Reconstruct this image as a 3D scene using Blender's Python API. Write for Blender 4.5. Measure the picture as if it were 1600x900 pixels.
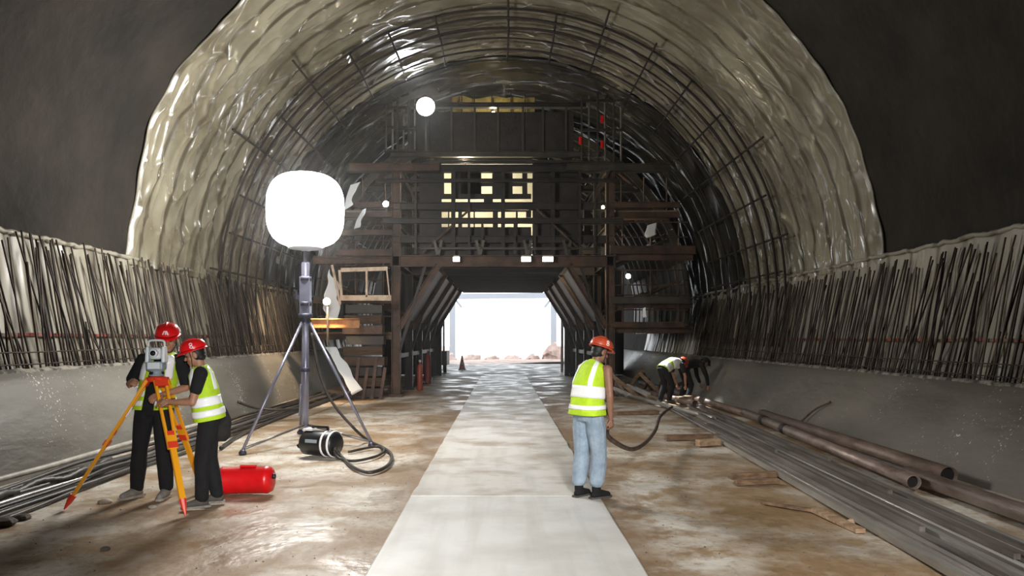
import bpy, bmesh, math, random
from mathutils import Vector, Matrix, noise
V = Vector; PI = math.pi
for o in list(bpy.data.objects): bpy.data.objects.remove(o)
S = bpy.context.scene; COL = S.collection
# ---------------------------------------------------------------- camera
F = 1150.0; CX = 786.0; CY = 528.0; H = 1.75          # focal length and vanishing point for a 1600x900 frame
cam = bpy.data.cameras.new('camera'); co = bpy.data.objects.new('camera', cam); COL.objects.link(co)
cam.sensor_width = 36; cam.lens = 36*F/1600; cam.shift_x = (800-CX)/1600; cam.shift_y = (CY-450)/1600
cam.clip_end = 400; co.location = (0,0,H); co.rotation_euler = (PI/2,0,0); S.camera = co
# ---------------------------------------------------------------- world, light, exposure
w = bpy.data.worlds.new('sky'); S.world = w; w.use_nodes = True
w.node_tree.nodes['Background'].inputs[0].default_value = (.93,.97,1,1)
w.node_tree.nodes['Background'].inputs[1].default_value = 3.2
S.view_settings.view_transform = 'Standard'; S.view_settings.look = 'None'
S.view_settings.exposure = 0.22; S.view_settings.gamma = 1; S.view_settings.use_curve_mapping = False
def light(kind, name, loc, power, color=(1,1,1), size=.3, target=None, angle=60, blend=.5, sy=None):
    l = bpy.data.lights.new(name, kind); l.energy = power; l.color = color
    if kind == 'AREA':
        l.size = size
        if sy: l.shape = 'RECTANGLE'; l.size_y = sy
    else: l.shadow_soft_size = size
    if kind == 'SPOT': l.spot_size = math.radians(angle); l.spot_blend = blend
    o = bpy.data.objects.new(name, l); COL.objects.link(o); o.location = loc
    if target is not None: o.rotation_euler = (V(target)-V(loc)).to_track_quat('-Z','Y').to_euler()
    return o
# unseen fill lamp added to brighten the floor, then the camera's flash
light('SPOT', 'floor_fill_light', (1.2,-3.0,4.8), 4300, (1,.98,.95), .5, (1.2,5.6,0), 52, .9)
light('SPOT', 'flash_light', (.3,-.3,2.1), 1900, (1,1,1), .08, (-1.9,9,.9), 44, 1.0)
BALLOON_L = 66.0
# ---------------------------------------------------------------- materials
def mat(name, c, rough=.6, metal=0, c2=None, scale=6, bump=0, bscale=None, stretch=(1,1,1), emit=None, es=1, r2=None, lo=.35, hi=.65, spec=.5, alpha=None, bdist=.02, detail=6):
    m = bpy.data.materials.new(name); m.use_nodes = True
    nt = m.node_tree; N = nt.nodes; L = nt.links; b = N['Principled BSDF']
    b.inputs['Base Color'].default_value = (*c,1); b.inputs['Roughness'].default_value = rough
    b.inputs['Metallic'].default_value = metal; b.inputs['Specular IOR Level'].default_value = spec
    if emit: b.inputs['Emission Color'].default_value = (*emit,1); b.inputs['Emission Strength'].default_value = es
    tc = N.new('ShaderNodeTexCoord'); mp = N.new('ShaderNodeMapping'); mp.inputs['Scale'].default_value = stretch
    L.new(tc.outputs['Object'], mp.inputs[0])
    if c2 is not None or r2 is not None:
        n = N.new('ShaderNodeTexNoise'); n.inputs['Scale'].default_value = scale; n.inputs['Detail'].default_value = detail
        n.inputs['Roughness'].default_value = .62
        L.new(mp.outputs[0], n.inputs[0])
        cr = N.new('ShaderNodeMapRange'); cr.inputs[1].default_value = lo; cr.inputs[2].default_value = hi
        L.new(n.outputs[0], cr.inputs[0])
        if c2 is not None:
            mx = N.new('ShaderNodeMix'); mx.data_type = 'RGBA'; mx.inputs[6].default_value = (*c,1); mx.inputs[7].default_value = (*c2,1)
            L.new(cr.outputs[0], mx.inputs[0]); L.new(mx.outputs[2], b.inputs['Base Color'])
        if r2 is not None:
            rr = N.new('ShaderNodeMapRange'); rr.inputs[3].default_value = rough; rr.inputs[4].default_value = r2
            L.new(cr.outputs[0], rr.inputs[0]); L.new(rr.outputs[0], b.inputs['Roughness'])
    if bump:
        n2 = N.new('ShaderNodeTexNoise'); n2.inputs['Scale'].default_value = bscale or scale*3; n2.inputs['Detail'].default_value = 5
        L.new(mp.outputs[0], n2.inputs[0]); bp = N.new('ShaderNodeBump'); bp.inputs['Strength'].default_value = bump
        bp.inputs['Distance'].default_value = bdist
        L.new(n2.outputs[0], bp.inputs['Height']); L.new(bp.outputs[0], b.inputs['Normal'])
    return m
M = {}
M['shotcrete'] = mat('shotcrete', (.033,.029,.024), .95, 0, (.016,.0145,.0125), .7, .9, 3, (1,1,1), lo=.3, hi=.7, spec=.15, bdist=.08)
M['bench'] = mat('bench_concrete', (.19,.18,.155), .7, 0, (.12,.11,.09), .9, .5, 5, (1,.5,1.5), r2=.5, spec=.3, bdist=.04)
M['bench_r'] = mat('bench_concrete_dark', (.17,.155,.13), .65, 0, (.10,.09,.075), .9, .5, 5, (1,.5,1.5), r2=.45, spec=.3, bdist=.04)
M['bench_lip'] = mat('broken_concrete', (.25,.23,.19), .9, 0, (.05,.045,.04), 7, 1, 14, lo=.42, hi=.58)
M['steel_dark'] = mat('dark_painted_steel', (.036,.028,.023), .55, .2, (.014,.012,.011), 2.5, .3, 12)
M['steel_brown'] = mat('rust_brown_steel', (.115,.062,.038), .6, .2, (.035,.021,.016), 2.0, .4, 14)
M['steel_black'] = mat('near_black_steel', (.02,.018,.017), .8, 0, (.012,.011,.010), 2.5, .3, 12)  # near-black steel of the deck plates, end hood and top stakes
M['steel_plate'] = mat('form_plate_steel', (.10,.09,.075), .5, .5, (.05,.045,.038), 1.5, .3, 9)
M['steel_pale'] = mat('pale_steel', (.62,.50,.38), .55, .1, (.40,.28,.18), 5)
M['steel_orange'] = mat('orange_lit_steel', (.45,.20,.06), .5, .1, (.25,.10,.03), 5)  # orange lamplight on the beam put into its base colour
M['steel_grey'] = mat('grey_steel', (.30,.28,.26), .35, .6, (.17,.16,.15), 4, .2, 20)
M['tube_grey'] = mat('galvanised_tube', (.42,.41,.38), .38, .3, (.26,.24,.21), 3, .2, 20, (3,.3,3))
M['tube_dark'] = mat('weathered_tube', (.24,.215,.19), .45, .3, (.12,.10,.085), 3, .2, 20, (3,.3,3))
M['rust'] = mat('rusty_pipe', (.20,.14,.11), .5, .25, (.10,.068,.052), 3.5, .35, 18, (2,.6,2))
M['rust_lite'] = mat('worn_pipe', (.30,.235,.20), .42, .3, (.15,.10,.08), 3.5, .3, 18, (2,.6,2))
M['rebar'] = mat('rebar_steel', (.035,.025,.018), .8, .1, (.02,.014,.012), 8)
M['rebar_ring'] = mat('ring_rebar_steel', (.022,.016,.012), .85, 0, (.012,.009,.008), 8)
M['rebar_light'] = mat('rebar_steel_light', (.11,.08,.055), .7, .2, (.05,.036,.028), 8)
M['red_line'] = mat('red_marking_tape', (.24,.045,.032), .8, 0, (.13,.085,.06), 3, lo=.42, hi=.56)
M['shade_in'] = mat('pipe_shade', (.01,.009,.008), .9)  # black that stands in for the shade inside open pipe ends
M['wood'] = mat('old_timber', (.30,.19,.11), .8, 0, (.12,.07,.04), 5, .5, 20, (.6,4,4))
M['wood_dark'] = mat('dirty_timber', (.10,.062,.038), .85, 0, (.04,.026,.018), 5, .5, 20, (.6,4,4))
M['wood_lite'] = mat('raw_timber', (.50,.36,.23), .8, 0, (.28,.17,.10), 5, .5, 20, (.6,4,4))
M['red'] = mat('red_plastic', (.75,.008,.012), .32, 0, (.55,.005,.008), 3)
M['helmet_red'] = mat('red_helmet', (.78,.012,.014), .25)
M['helmet_orange'] = mat('orange_helmet', (.62,.09,.035), .35, 0, (.45,.06,.03), 10)
M['white'] = mat('white_print', (.9,.9,.9), .5)
M['hi_vis'] = mat('hi_vis_cloth', (.52,.78,.02), .75, 0, (.44,.66,.02), 12, .4, 25)
M['reflect'] = mat('reflective_tape', (.97,.975,.98), .25, 0, (.93,.94,.95), 14)
M['black_cloth'] = mat('black_cloth', (.005,.005,.006), .9, 0, (.009,.009,.010), 8, .5, 18)
M['dark_cloth'] = mat('charcoal_cloth', (.022,.020,.019), .9, 0, (.013,.012,.011), 8, .5, 18)
M['jeans'] = mat('pale_denim', (.34,.42,.50), .85, 0, (.22,.29,.37), 7, .5, 30)
M['skin'] = mat('skin', (.42,.22,.13), .55, 0, (.36,.17,.10), 20)
M['skin_dark'] = mat('tanned_skin', (.30,.155,.10), .55, 0, (.25,.12,.08), 20)
M['hair'] = mat('black_hair', (.01,.009,.008), .6)
M['eye'] = mat('eye', (.02,.015,.012), .2)
M['shoe_grey'] = mat('grey_shoe', (.30,.28,.25), .8, 0, (.16,.15,.13), 12)
M['shoe_dark'] = mat('dark_boot', (.055,.05,.046), .75, 0, (.10,.085,.07), 12)
M['glove'] = mat('dark_glove', (.12,.10,.10), .9)
M['trip_y'] = mat('tripod_yellow', (.95,.40,.012), .4)
M['trip_r'] = mat('tripod_red', (.80,.055,.02), .4)
M['inst'] = mat('instrument_grey', (.74,.78,.80), .35)
M['inst_d'] = mat('instrument_slate', (.30,.36,.40), .4)
M['glass'] = mat('lens_glass', (.01,.01,.012), .05)
M['mast'] = mat('anodised_mast', (.30,.31,.40), .3, .6, (.22,.22,.30), 3)
M['mast_d'] = mat('dark_mast_fitting', (.05,.05,.08), .4, .3)
M['black_pl'] = mat('black_plastic', (.012,.012,.014), .4)
M['cable'] = mat('black_cable', (.02,.018,.016), .5, 0, (.06,.05,.04), 5)
M['cable_w'] = mat('pale_hose', (.55,.52,.46), .5, 0, (.35,.32,.27), 5)
M['hose'] = mat('brown_hose', (.13,.09,.065), .55, 0, (.05,.035,.03), 8)
M['balloon'] = mat('balloon_fabric', (.9,.9,.9), .5, emit=(1,.975,.93), es=BALLOON_L)
M['balloon_cap'] = mat('balloon_cap', (.42,.48,.55), .5)
M['lamp_w'] = mat('lamp_white', (.9,.9,.9), .4, emit=(.93,.97,1), es=60)
M['lamp_warm'] = mat('lamp_warm', (.9,.85,.7), .4, emit=(1,.86,.62), es=25)
M['tube_l'] = mat('lamp_tube', (.9,.9,.9), .4, emit=(1,.97,.92), es=12)
M['plastic'] = mat('white_plastic_sheet', (.75,.78,.80), .25, 0, None, 4, .6, 8)
M['stone'] = mat('pale_stone', (.50,.45,.38), .9, 0, (.28,.23,.18), 10, .6, 20)
M['stone_d'] = mat('dark_stone', (.16,.13,.11), .9, 0, (.08,.065,.055), 10, .6, 20)
M['tarp'] = mat('lit_backing_sheet', (.72,.70,.60), .8, 0, (.60,.57,.46), 2)
M['lit_strip_y'] = mat('yellow_lit_strip', (.62,.50,.14), .8, 0, (.30,.24,.08), 5)
M['rubble'] = mat('outdoor_rubble', (.52,.38,.33), .9, 0, (.30,.22,.19), 2, .6, 5)
M['crane'] = mat('crane_grey', (.28,.31,.35), .6)
M['cone'] = mat('cone_orange', (.75,.12,.05), .5)
M['rust_tank'] = mat('red_bottle', (.28,.05,.035), .5)
def membrane_mat(name, ca, cb, cc, band=True):
    m = mat(name, ca, .16 if 'low' not in name else .34, 0, cb, .55, 0, lo=.35, hi=.62, r2=.30 if 'low' not in name else .45, detail=4, spec=.75 if 'low' not in name else .45); nt = m.node_tree; N = nt.nodes; L = nt.links; b = N['Principled BSDF']
    tc = N['Texture Coordinate']; 
    n = N.new('ShaderNodeTexNoise'); n.noise_type = 'RIDGED_MULTIFRACTAL'; n.inputs['Scale'].default_value = 1.5; n.inputs['Detail'].default_value = 3; n.inputs['Distortion'].default_value = .7
    mp = N.new('ShaderNodeMapping'); mp.inputs['Scale'].default_value = (.55,1.3,.55); L.new(tc.outputs['Object'], mp.inputs[0]); L.new(mp.outputs[0], n.inputs[0])
    bp = N.new('ShaderNodeBump'); bp.inputs['Strength'].default_value = .55; bp.inputs['Distance'].default_value = .05
    L.new(n.outputs[0], bp.inputs['Height']); L.new(bp.outputs[0], b.inputs['Normal'])
    # dusty laps between sheets
    wv = N.new('ShaderNodeTexWave'); wv.wave_type = 'BANDS'; wv.bands_direction = 'Y'; wv.inputs['Scale'].default_value = .42; wv.inputs['Distortion'].default_value = 3.5; wv.inputs['Detail'].default_value = 2; wv.inputs['Detail Scale'].default_value = .5
    L.new(tc.outputs['Object'], wv.inputs[0])
    mr = N.new('ShaderNodeMapRange'); mr.inputs[1].default_value = .86; mr.inputs[2].default_value = .98; L.new(wv.outputs['Fac'], mr.inputs[0])
    old = b.inputs['Base Color'].links[0].from_socket
    mx = N.new('ShaderNodeMix'); mx.data_type = 'RGBA'; L.new(mr.outputs[0], mx.inputs[0]); L.new(old, mx.inputs[6]); mx.inputs[7].default_value = (*cc,1)
    L.new(mx.outputs[2], b.inputs['Base Color'])
    return m
M['membrane'] = membrane_mat('membrane', (.25,.23,.168), (.125,.108,.072), (.08,.068,.045))
M['membrane_shaded'] = membrane_mat('membrane_shaded', (.028,.026,.023), (.014,.013,.012), (.01,.009,.008))  # same sheet deeper in, its shade put into a darker colour
M['membrane_shaded'].node_tree.nodes['Principled BSDF'].inputs['Specular IOR Level'].default_value = .15
M['membrane_low'] = membrane_mat('membrane_low', (.27,.25,.20), (.17,.155,.115), (.12,.105,.08))
def floor_mat():
    m = mat('muddy_ground', (.66,.61,.53), .55, 0, (.28,.18,.095), .5, .6, 9, (1,.85,1), lo=.43, hi=.57, spec=.5, bdist=.025, detail=9)
    nt = m.node_tree; N = nt.nodes; L = nt.links; b = N['Principled BSDF']; tc = N['Texture Coordinate']
    mp = N.new('ShaderNodeMapping'); mp.inputs['Scale'].default_value = (1,.9,1); L.new(tc.outputs['Object'], mp.inputs[0])
    n = N.new('ShaderNodeTexNoise'); n.inputs['Scale'].default_value = 1.7; n.inputs['Detail'].default_value = 8; n.inputs['Roughness'].default_value = .7; L.new(mp.outputs[0], n.inputs[0])
    mr = N.new('ShaderNodeMapRange'); mr.inputs[1].default_value = .48; mr.inputs[2].default_value = .60; L.new(n.outputs[0], mr.inputs[0])
    old = b.inputs['Base Color'].links[0].from_socket
    mx = N.new('ShaderNodeMix'); mx.data_type = 'RGBA'; L.new(mr.outputs[0], mx.inputs[0]); L.new(old, mx.inputs[6]); mx.inputs[7].default_value = (.36,.25,.145,1)
    sb = N.new('ShaderNodeSeparateXYZ'); L.new(tc.outputs['Object'], sb.inputs[0])
    ab = N.new('ShaderNodeMath'); ab.operation = 'SUBTRACT'; L.new(sb.outputs['X'], ab.inputs[0]); ab.inputs[1].default_value = .025
    a2 = N.new('ShaderNodeMath'); a2.operation = 'ABSOLUTE'; L.new(ab.outputs[0], a2.inputs[0])
    a3 = N.new('ShaderNodeMath'); a3.operation = 'MULTIPLY_ADD'; L.new(n.outputs[0], a3.inputs[0]); a3.inputs[1].default_value = -1.6; L.new(a2.outputs[0], a3.inputs[2])
    a4 = N.new('ShaderNodeMapRange'); a4.inputs[1].default_value = .25; a4.inputs[2].default_value = .85; a4.inputs[3].default_value = .85; a4.inputs[4].default_value = 0; L.new(a3.outputs[0], a4.inputs[0])
    mb_ = N.new('ShaderNodeMix'); mb_.data_type = 'RGBA'; L.new(a4.outputs[0], mb_.inputs[0]); L.new(mx.outputs[2], mb_.inputs[6]); mb_.inputs[7].default_value = (.24,.155,.085,1); mx = mb_
    # a fine dark speckle
    n3 = N.new('ShaderNodeTexNoise'); n3.inputs['Scale'].default_value = 14; n3.inputs['Detail'].default_value = 4; L.new(mp.outputs[0], n3.inputs[0])
    m3 = N.new('ShaderNodeMapRange'); m3.inputs[1].default_value = .56; m3.inputs[2].default_value = .72; m3.inputs[4].default_value = .5; L.new(n3.outputs[0], m3.inputs[0])
    mx3 = N.new('ShaderNodeMix'); mx3.data_type = 'RGBA'; L.new(m3.outputs[0], mx3.inputs[0]); L.new(mx.outputs[2], mx3.inputs[6]); mx3.inputs[7].default_value = (.17,.105,.06,1)
    # mud gets darker grey beyond the formwork (wet spoil)
    sx = N.new('ShaderNodeSeparateXYZ'); L.new(tc.outputs['Object'], sx.inputs[0])
    m4 = N.new('ShaderNodeMapRange'); m4.inputs[1].default_value = 33.5; m4.inputs[2].default_value = 34.5; L.new(sx.outputs['Y'], m4.inputs[0])
    mx4 = N.new('ShaderNodeMix'); mx4.data_type = 'RGBA'; L.new(m4.outputs[0], mx4.inputs[0]); L.new(mx3.outputs[2], mx4.inputs[6]); mx4.inputs[7].default_value = (.10,.09,.08,1)
    L.new(mx4.outputs[2], b.inputs['Base Color'])
    # wet patches
    n5 = N.new('ShaderNodeTexNoise'); n5.inputs['Scale'].default_value = 1.1; n5.inputs['Detail'].default_value = 6; L.new(mp.outputs[0], n5.inputs[0])
    m5 = N.new('ShaderNodeMapRange'); m5.inputs[1].default_value = .48; m5.inputs[2].default_value = .60; m5.inputs[3].default_value = .65; m5.inputs[4].default_value = .3; L.new(n5.outputs[0], m5.inputs[0])
    L.new(m5.outputs[0], b.inputs['Roughness'])
    return m
M['floor'] = floor_mat()
def slab_mat(name, c, c2, lo, hi):
    m = mat(name, c, .5, 0, c2, 1.3, .12, 12, (.8,1,1), lo=lo, hi=hi, spec=.5, detail=9, bdist=.006)
    nt = m.node_tree; N = nt.nodes; L = nt.links; b = N['Principled BSDF']; tc = N['Texture Coordinate']
    n5 = N.new('ShaderNodeTexNoise'); n5.inputs['Scale'].default_value = 1.6; n5.inputs['Detail'].default_value = 6; L.new(tc.outputs['Object'], n5.inputs[0])
    m5 = N.new('ShaderNodeMapRange'); m5.inputs[1].default_value = .45; m5.inputs[2].default_value = .6; m5.inputs[3].default_value = .55; m5.inputs[4].default_value = .36; L.new(n5.outputs[0], m5.inputs[0])
    L.new(m5.outputs[0], b.inputs['Roughness']); return m
def streaks(m):
    nt = m.node_tree; N = nt.nodes; L = nt.links; b = N['Principled BSDF']; tc = N['Texture Coordinate']
    mp = N.new('ShaderNodeMapping'); mp.inputs['Scale'].default_value = (3.2,.25,1); L.new(tc.outputs['Object'], mp.inputs[0])
    n = N.new('ShaderNodeTexNoise'); n.inputs['Scale'].default_value = 1.4; n.inputs['Detail'].default_value = 6; L.new(mp.outputs[0], n.inputs[0])
    r = N.new('ShaderNodeMapRange'); r.inputs[1].default_value = .48; r.inputs[2].default_value = .7; r.inputs[4].default_value = .55; L.new(n.outputs[0], r.inputs[0])
    old = b.inputs['Base Color'].links[0].from_socket; mx = N.new('ShaderNodeMix'); mx.data_type = 'RGBA'; L.new(r.outputs[0], mx.inputs[0]); L.new(old, mx.inputs[6]); mx.inputs[7].default_value = (.46,.43,.38,1); L.new(mx.outputs[2], b.inputs['Base Color'])
M['slab'] = slab_mat('slab_near', (.72,.71,.68), (.55,.52,.47), .42, .75)
M['slab_far'] = slab_mat('slab_far', (.68,.65,.60), (.40,.33,.26), .47, .66)
streaks(M['slab']); streaks(M['slab_far'])
# ---------------------------------------------------------------- mesh builder
def basis(d, up=V((0,0,1))):
    d = d.normalized()
    if abs(d.dot(up)) > .98: up = V((0,1,0))
    s = d.cross(up).normalized(); return d, s, s.cross(d).normalized()
class MB:
    def __init__(self): self.v = []; self.f = []
    def add(self, vs, fs):
        k = len(self.v); self.v += [tuple(p) for p in vs]; self.f += [tuple(i+k for i in f) for f in fs]; return self
    def box(self, c, s, rz=0):
        c = V(c); R = Matrix.Rotation(rz, 3, 'Z'); vs = []
        for z in (-.5,.5):
            for y in (-.5,.5):
                for x in (-.5,.5): vs.append(c + R @ V((x*s[0],y*s[1],z*s[2])))
        return self.add(vs, [(0,2,3,1),(4,5,7,6),(0,1,5,4),(2,6,7,3),(0,4,6,2),(1,3,7,5)])
    def bar(self, a, b, w, h=None, up=V((0,0,1))):
        a, b = V(a), V(b); h = h or w; d, s, u = basis(b-a, up); vs = []
        for p in (a,b):
            for i, j in ((-1,-1),(1,-1),(1,1),(-1,1)): vs.append(p + s*(i*w/2) + u*(j*h/2))
        return self.add(vs, [(0,3,2,1),(4,5,6,7),(0,1,5,4),(1,2,6,5),(2,3,7,6),(3,0,4,7)])
    def ibeam(self, a, b, w, h, t=.03, up=V((0,0,1))):
        a, b = V(a), V(b); d, s, u = basis(b-a, up)
        self.bar(a+u*(h/2-t/2), b+u*(h/2-t/2), w, t, u); self.bar(a-u*(h/2-t/2), b-u*(h/2-t/2), w, t, u)
        return self.bar(a, b, t, h-2*t, u)
    def tube(self, pts, r, n=8, closed=True, radii=None):
        pts = [V(p) for p in pts]; vs = []; fs = []; m = len(pts); prev = None
        for i, p in enumerate(pts):
            d = (pts[min(i+1,m-1)] - pts[max(i-1,0)]).normalized()
            if prev is None: _, s, u = basis(d)
            else:
                s = (prev - d*prev.dot(d)).normalized(); u = s.cross(d).normalized()
            prev = s; rr = radii[i] if radii else r
            for k in range(n):
                a = 2*PI*k/n; vs.append(p + (s*math.cos(a)+u*math.sin(a))*rr)
        for i in range(m-1):
            for k in range(n):
                j = (k+1) % n; fs.append((i*n+k, i*n+j, (i+1)*n+j, (i+1)*n+k))
        if closed: fs.append(tuple(range(n-1,-1,-1))); fs.append(tuple(range((m-1)*n, m*n)))
        return self.add(vs, fs)
    def pipe(self, a, b, r, t=.01, n=16):           # hollow pipe
        a, b = V(a), V(b); d, s, u = basis(b-a); vs = []; fs = []
        for p, rr in ((a,r),(b,r),(b,r-t),(a,r-t)):
            for k in range(n):
                q = 2*PI*k/n; vs.append(p + (s*math.cos(q)+u*math.sin(q))*rr)
        for i in range(4):
            for k in range(n):
                j = (k+1)%n; i2 = (i+1)%4; fs.append((i*n+k, i*n+j, i2*n+j, i2*n+k))
        return self.add(vs, fs)
    def lathe(self, prof, n=24, c=(0,0,0), sx=1, sy=1, axis=None):
        c = V(c); vs = []; fs = []; m = len(prof)
        if axis is None: s, u, d = V((1,0,0)), V((0,1,0)), V((0,0,1))
        else: d, s, u = basis(V(axis))
        for r, z in prof:
            for k in range(n):
                a = 2*PI*k/n; vs.append(c + s*(math.cos(a)*r*sx) + u*(math.sin(a)*r*sy) + d*z)
        for i in range(m-1):
            for k in range(n):
                j = (k+1)%n; fs.append((i*n+k, i*n+j, (i+1)*n+j, (i+1)*n+k))
        fs.append(tuple(range(n-1,-1,-1))); fs.append(tuple(range((m-1)*n, m*n)))
        return self.add(vs, fs)
    def ell(self, c, r, R=None, nu=14, nv=9):
        c = V(c); vs = []; fs = []; R = R or Matrix.Identity(3)
        for i in range(1,nv):
            t = PI*i/nv
            for k in range(nu):
                a = 2*PI*k/nu; vs.append(c + R @ V((r[0]*math.sin(t)*math.cos(a), r[1]*math.sin(t)*math.sin(a), r[2]*math.cos(t))))
        for i in range(nv-2):
            for k in range(nu):
                j = (k+1)%nu; fs.append((i*nu+k, (i+1)*nu+k, (i+1)*nu+j, i*nu+j))
        n0 = len(vs); vs += [c + R @ V((0,0,r[2])), c - R @ V((0,0,r[2]))]
        for k in range(nu):
            j = (k+1)%nu; fs.append((n0, k, j)); fs.append((n0+1, (nv-2)*nu+j, (nv-2)*nu+k))
        return self.add(vs, fs)
    def limb(self, pts, radii, n=12):               # tapered limb with round joints
        pts = [V(p) for p in pts]
        for i in range(len(pts)-1): self.tube([pts[i], pts[i+1]], 0, n, True, [radii[i], radii[i+1]])
        for p, r in zip(pts, radii): self.ell(p, (r,r,r), None, n, 8)
        return self
    def loft(self, rings, n=28, cap=True, a0=0, a1=2*PI, off=0, wr=0, seed=0, power=2.4):
        """rings: (center, rx, ry); angle 0 = local +X, 90 = forward"""
        full = abs(a1-a0-2*PI) < 1e-4; vs = []; fs = []; m = len(rings); nk = n if full else n+1
        for i, (c, rx, ry) in enumerate(rings):
            c = V(c); d = (V(rings[min(i+1,m-1)][0]) - V(rings[max(i-1,0)][0])).normalized()
            x = V((1,0,0)); y = d.cross(x).normalized()
            for k in range(nk):
                a = a0 + (a1-a0)*k/n; ca, sa = math.cos(a), math.sin(a)
                e = 2/power; px = math.copysign(abs(ca)**e, ca)*(rx+off); py = math.copysign(abs(sa)**e, sa)*(ry+off)
                p = c + x*px + y*py
                if wr:
                    q = noise.noise(V((p.x*9, p.y*9, p.z*7+seed)))*wr; p += (x*ca+y*sa)*q
                vs.append(p)
        for i in range(m-1):
            for k in range(n):
                j = (k+1)%nk if full else k+1; fs.append((i*nk+k, i*nk+j, (i+1)*nk+j, (i+1)*nk+k))
        if cap and full: fs.append(tuple(range(nk-1,-1,-1))); fs.append(tuple(range((m-1)*nk, m*nk)))
        return self.add(vs, fs)
    def build(self, name, m, parent=None, smooth=False, recalc=True):
        me = bpy.data.meshes.new(name); me.from_pydata(self.v, [], self.f)
        if recalc:
            bm = bmesh.new(); bm.from_mesh(me); bmesh.ops.recalc_face_normals(bm, faces=bm.faces); bm.to_mesh(me); bm.free()
        me.materials.append(M[m] if isinstance(m, str) else m)
        if smooth: me.polygons.foreach_set('use_smooth', [True]*len(me.polygons))
        o = bpy.data.objects.new(name, me); COL.objects.link(o)
        if parent: o.parent = parent
        return o
def tag(o, label=None, cat=None, group=None, kind=None):
    if label: o['label'] = label
    if cat: o['category'] = cat
    if group: o['group'] = group
    if kind: o['kind'] = kind
    return o
def empty(name, loc, label, cat, rz=0, group=None):
    o = bpy.data.objects.new(name, None); COL.objects.link(o); o.location = loc; o.rotation_euler = (0,0,rz); o.empty_display_size = .2
    return tag(o, label, cat, group)
def G(px, py, z=0):                                   # point of the ground plane
    Y = F*(H-z)/(py-CY); return V(((px-CX)/F*Y, Y, z))
def P(px, py, Y): return V(((px-CX)/F*Y, Y, H+(CY-py)/F*Y))
def smooth_path(pts, n=8):
    pts = [V(p) for p in pts]; out = []
    for i in range(len(pts)-1):
        p0, p1, p2, p3 = pts[max(i-1,0)], pts[i], pts[i+1], pts[min(i+2,len(pts)-1)]
        for k in range(n):
            t = k/n; out.append(.5*((2*p1)+(p2-p0)*t+(2*p0-5*p1+4*p2-p3)*t*t+(3*p1-p0-3*p2+p3)*t**3))
    return out + [pts[-1]]
RC, ZC = 6.93, 2.85                                   # tunnel radius and centre height
# ================================================================ SETTING
def grid(nx, ny, fn):
    vs = [fn(i/nx, j/ny) for j in range(ny+1) for i in range(nx+1)]
    fs = [(j*(nx+1)+i, j*(nx+1)+i+1, (j+1)*(nx+1)+i+1, (j+1)*(nx+1)+i) for j in range(ny) for i in range(nx)]
    return vs, fs
def gz(x, y):
    z = -.012 + .016*noise.noise(V((x*.9, y*.9, 0))) + .007*noise.noise(V((x*4, y*4, 3)))
    if x < -4.6: z += .10*min(1,(-4.6-x)/1.0)**1.5
    if x > 4.4: z += .04*min(1,(x-4.4))
    return z
def fl(u, v):
    x = -6.3+12.4*u; y = -12+74*(v**1.6); return (x, y, gz(x, y))
m = MB(); m.add(*grid(150, 330, fl)); fo = m.build('floor', 'floor', None, True, False); tag(fo, kind='structure')
# concrete walkway down the middle: three pours with open joints
for i, (y0, y1, mm) in enumerate(((-6,8.05,'slab'),(8.07,15.2,'slab_far'),(15.22,24.2,'slab_far'),(24.22,33.6,'slab_far'))):
    m = MB(); n = 24
    L_, R_ = -1.01, 1.06
    vs = []; 
    for k in range(n+1):
        y = y0+(y1-y0)*k/n; a = .012*noise.noise(V((0,y*2,0))); b = .012*noise.noise(V((9,y*2,0)))
        if i: a *= 2; b *= 2
        vs += [(L_+a,y,-.15),(L_+a,y,.012),(L_+a+.012,y,.02),(R_+b-.012,y,.02),(R_+b,y,.012),(R_+b,y,-.15)]
    fs = []
    for k in range(n):
        for q in range(5): fs.append((k*6+q, (k+1)*6+q, (k+1)*6+q+1, k*6+q+1))
    fs += [(0,1,2,3,4,5), tuple(n*6+q for q in (5,4,3,2,1,0))]
    m.add(vs, fs)
    if i == 0:
        par = bpy.data.objects.new('walkway_slab', None); COL.objects.link(par); tag(par, kind='structure')
    o = m.build('slab', mm, par)
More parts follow.
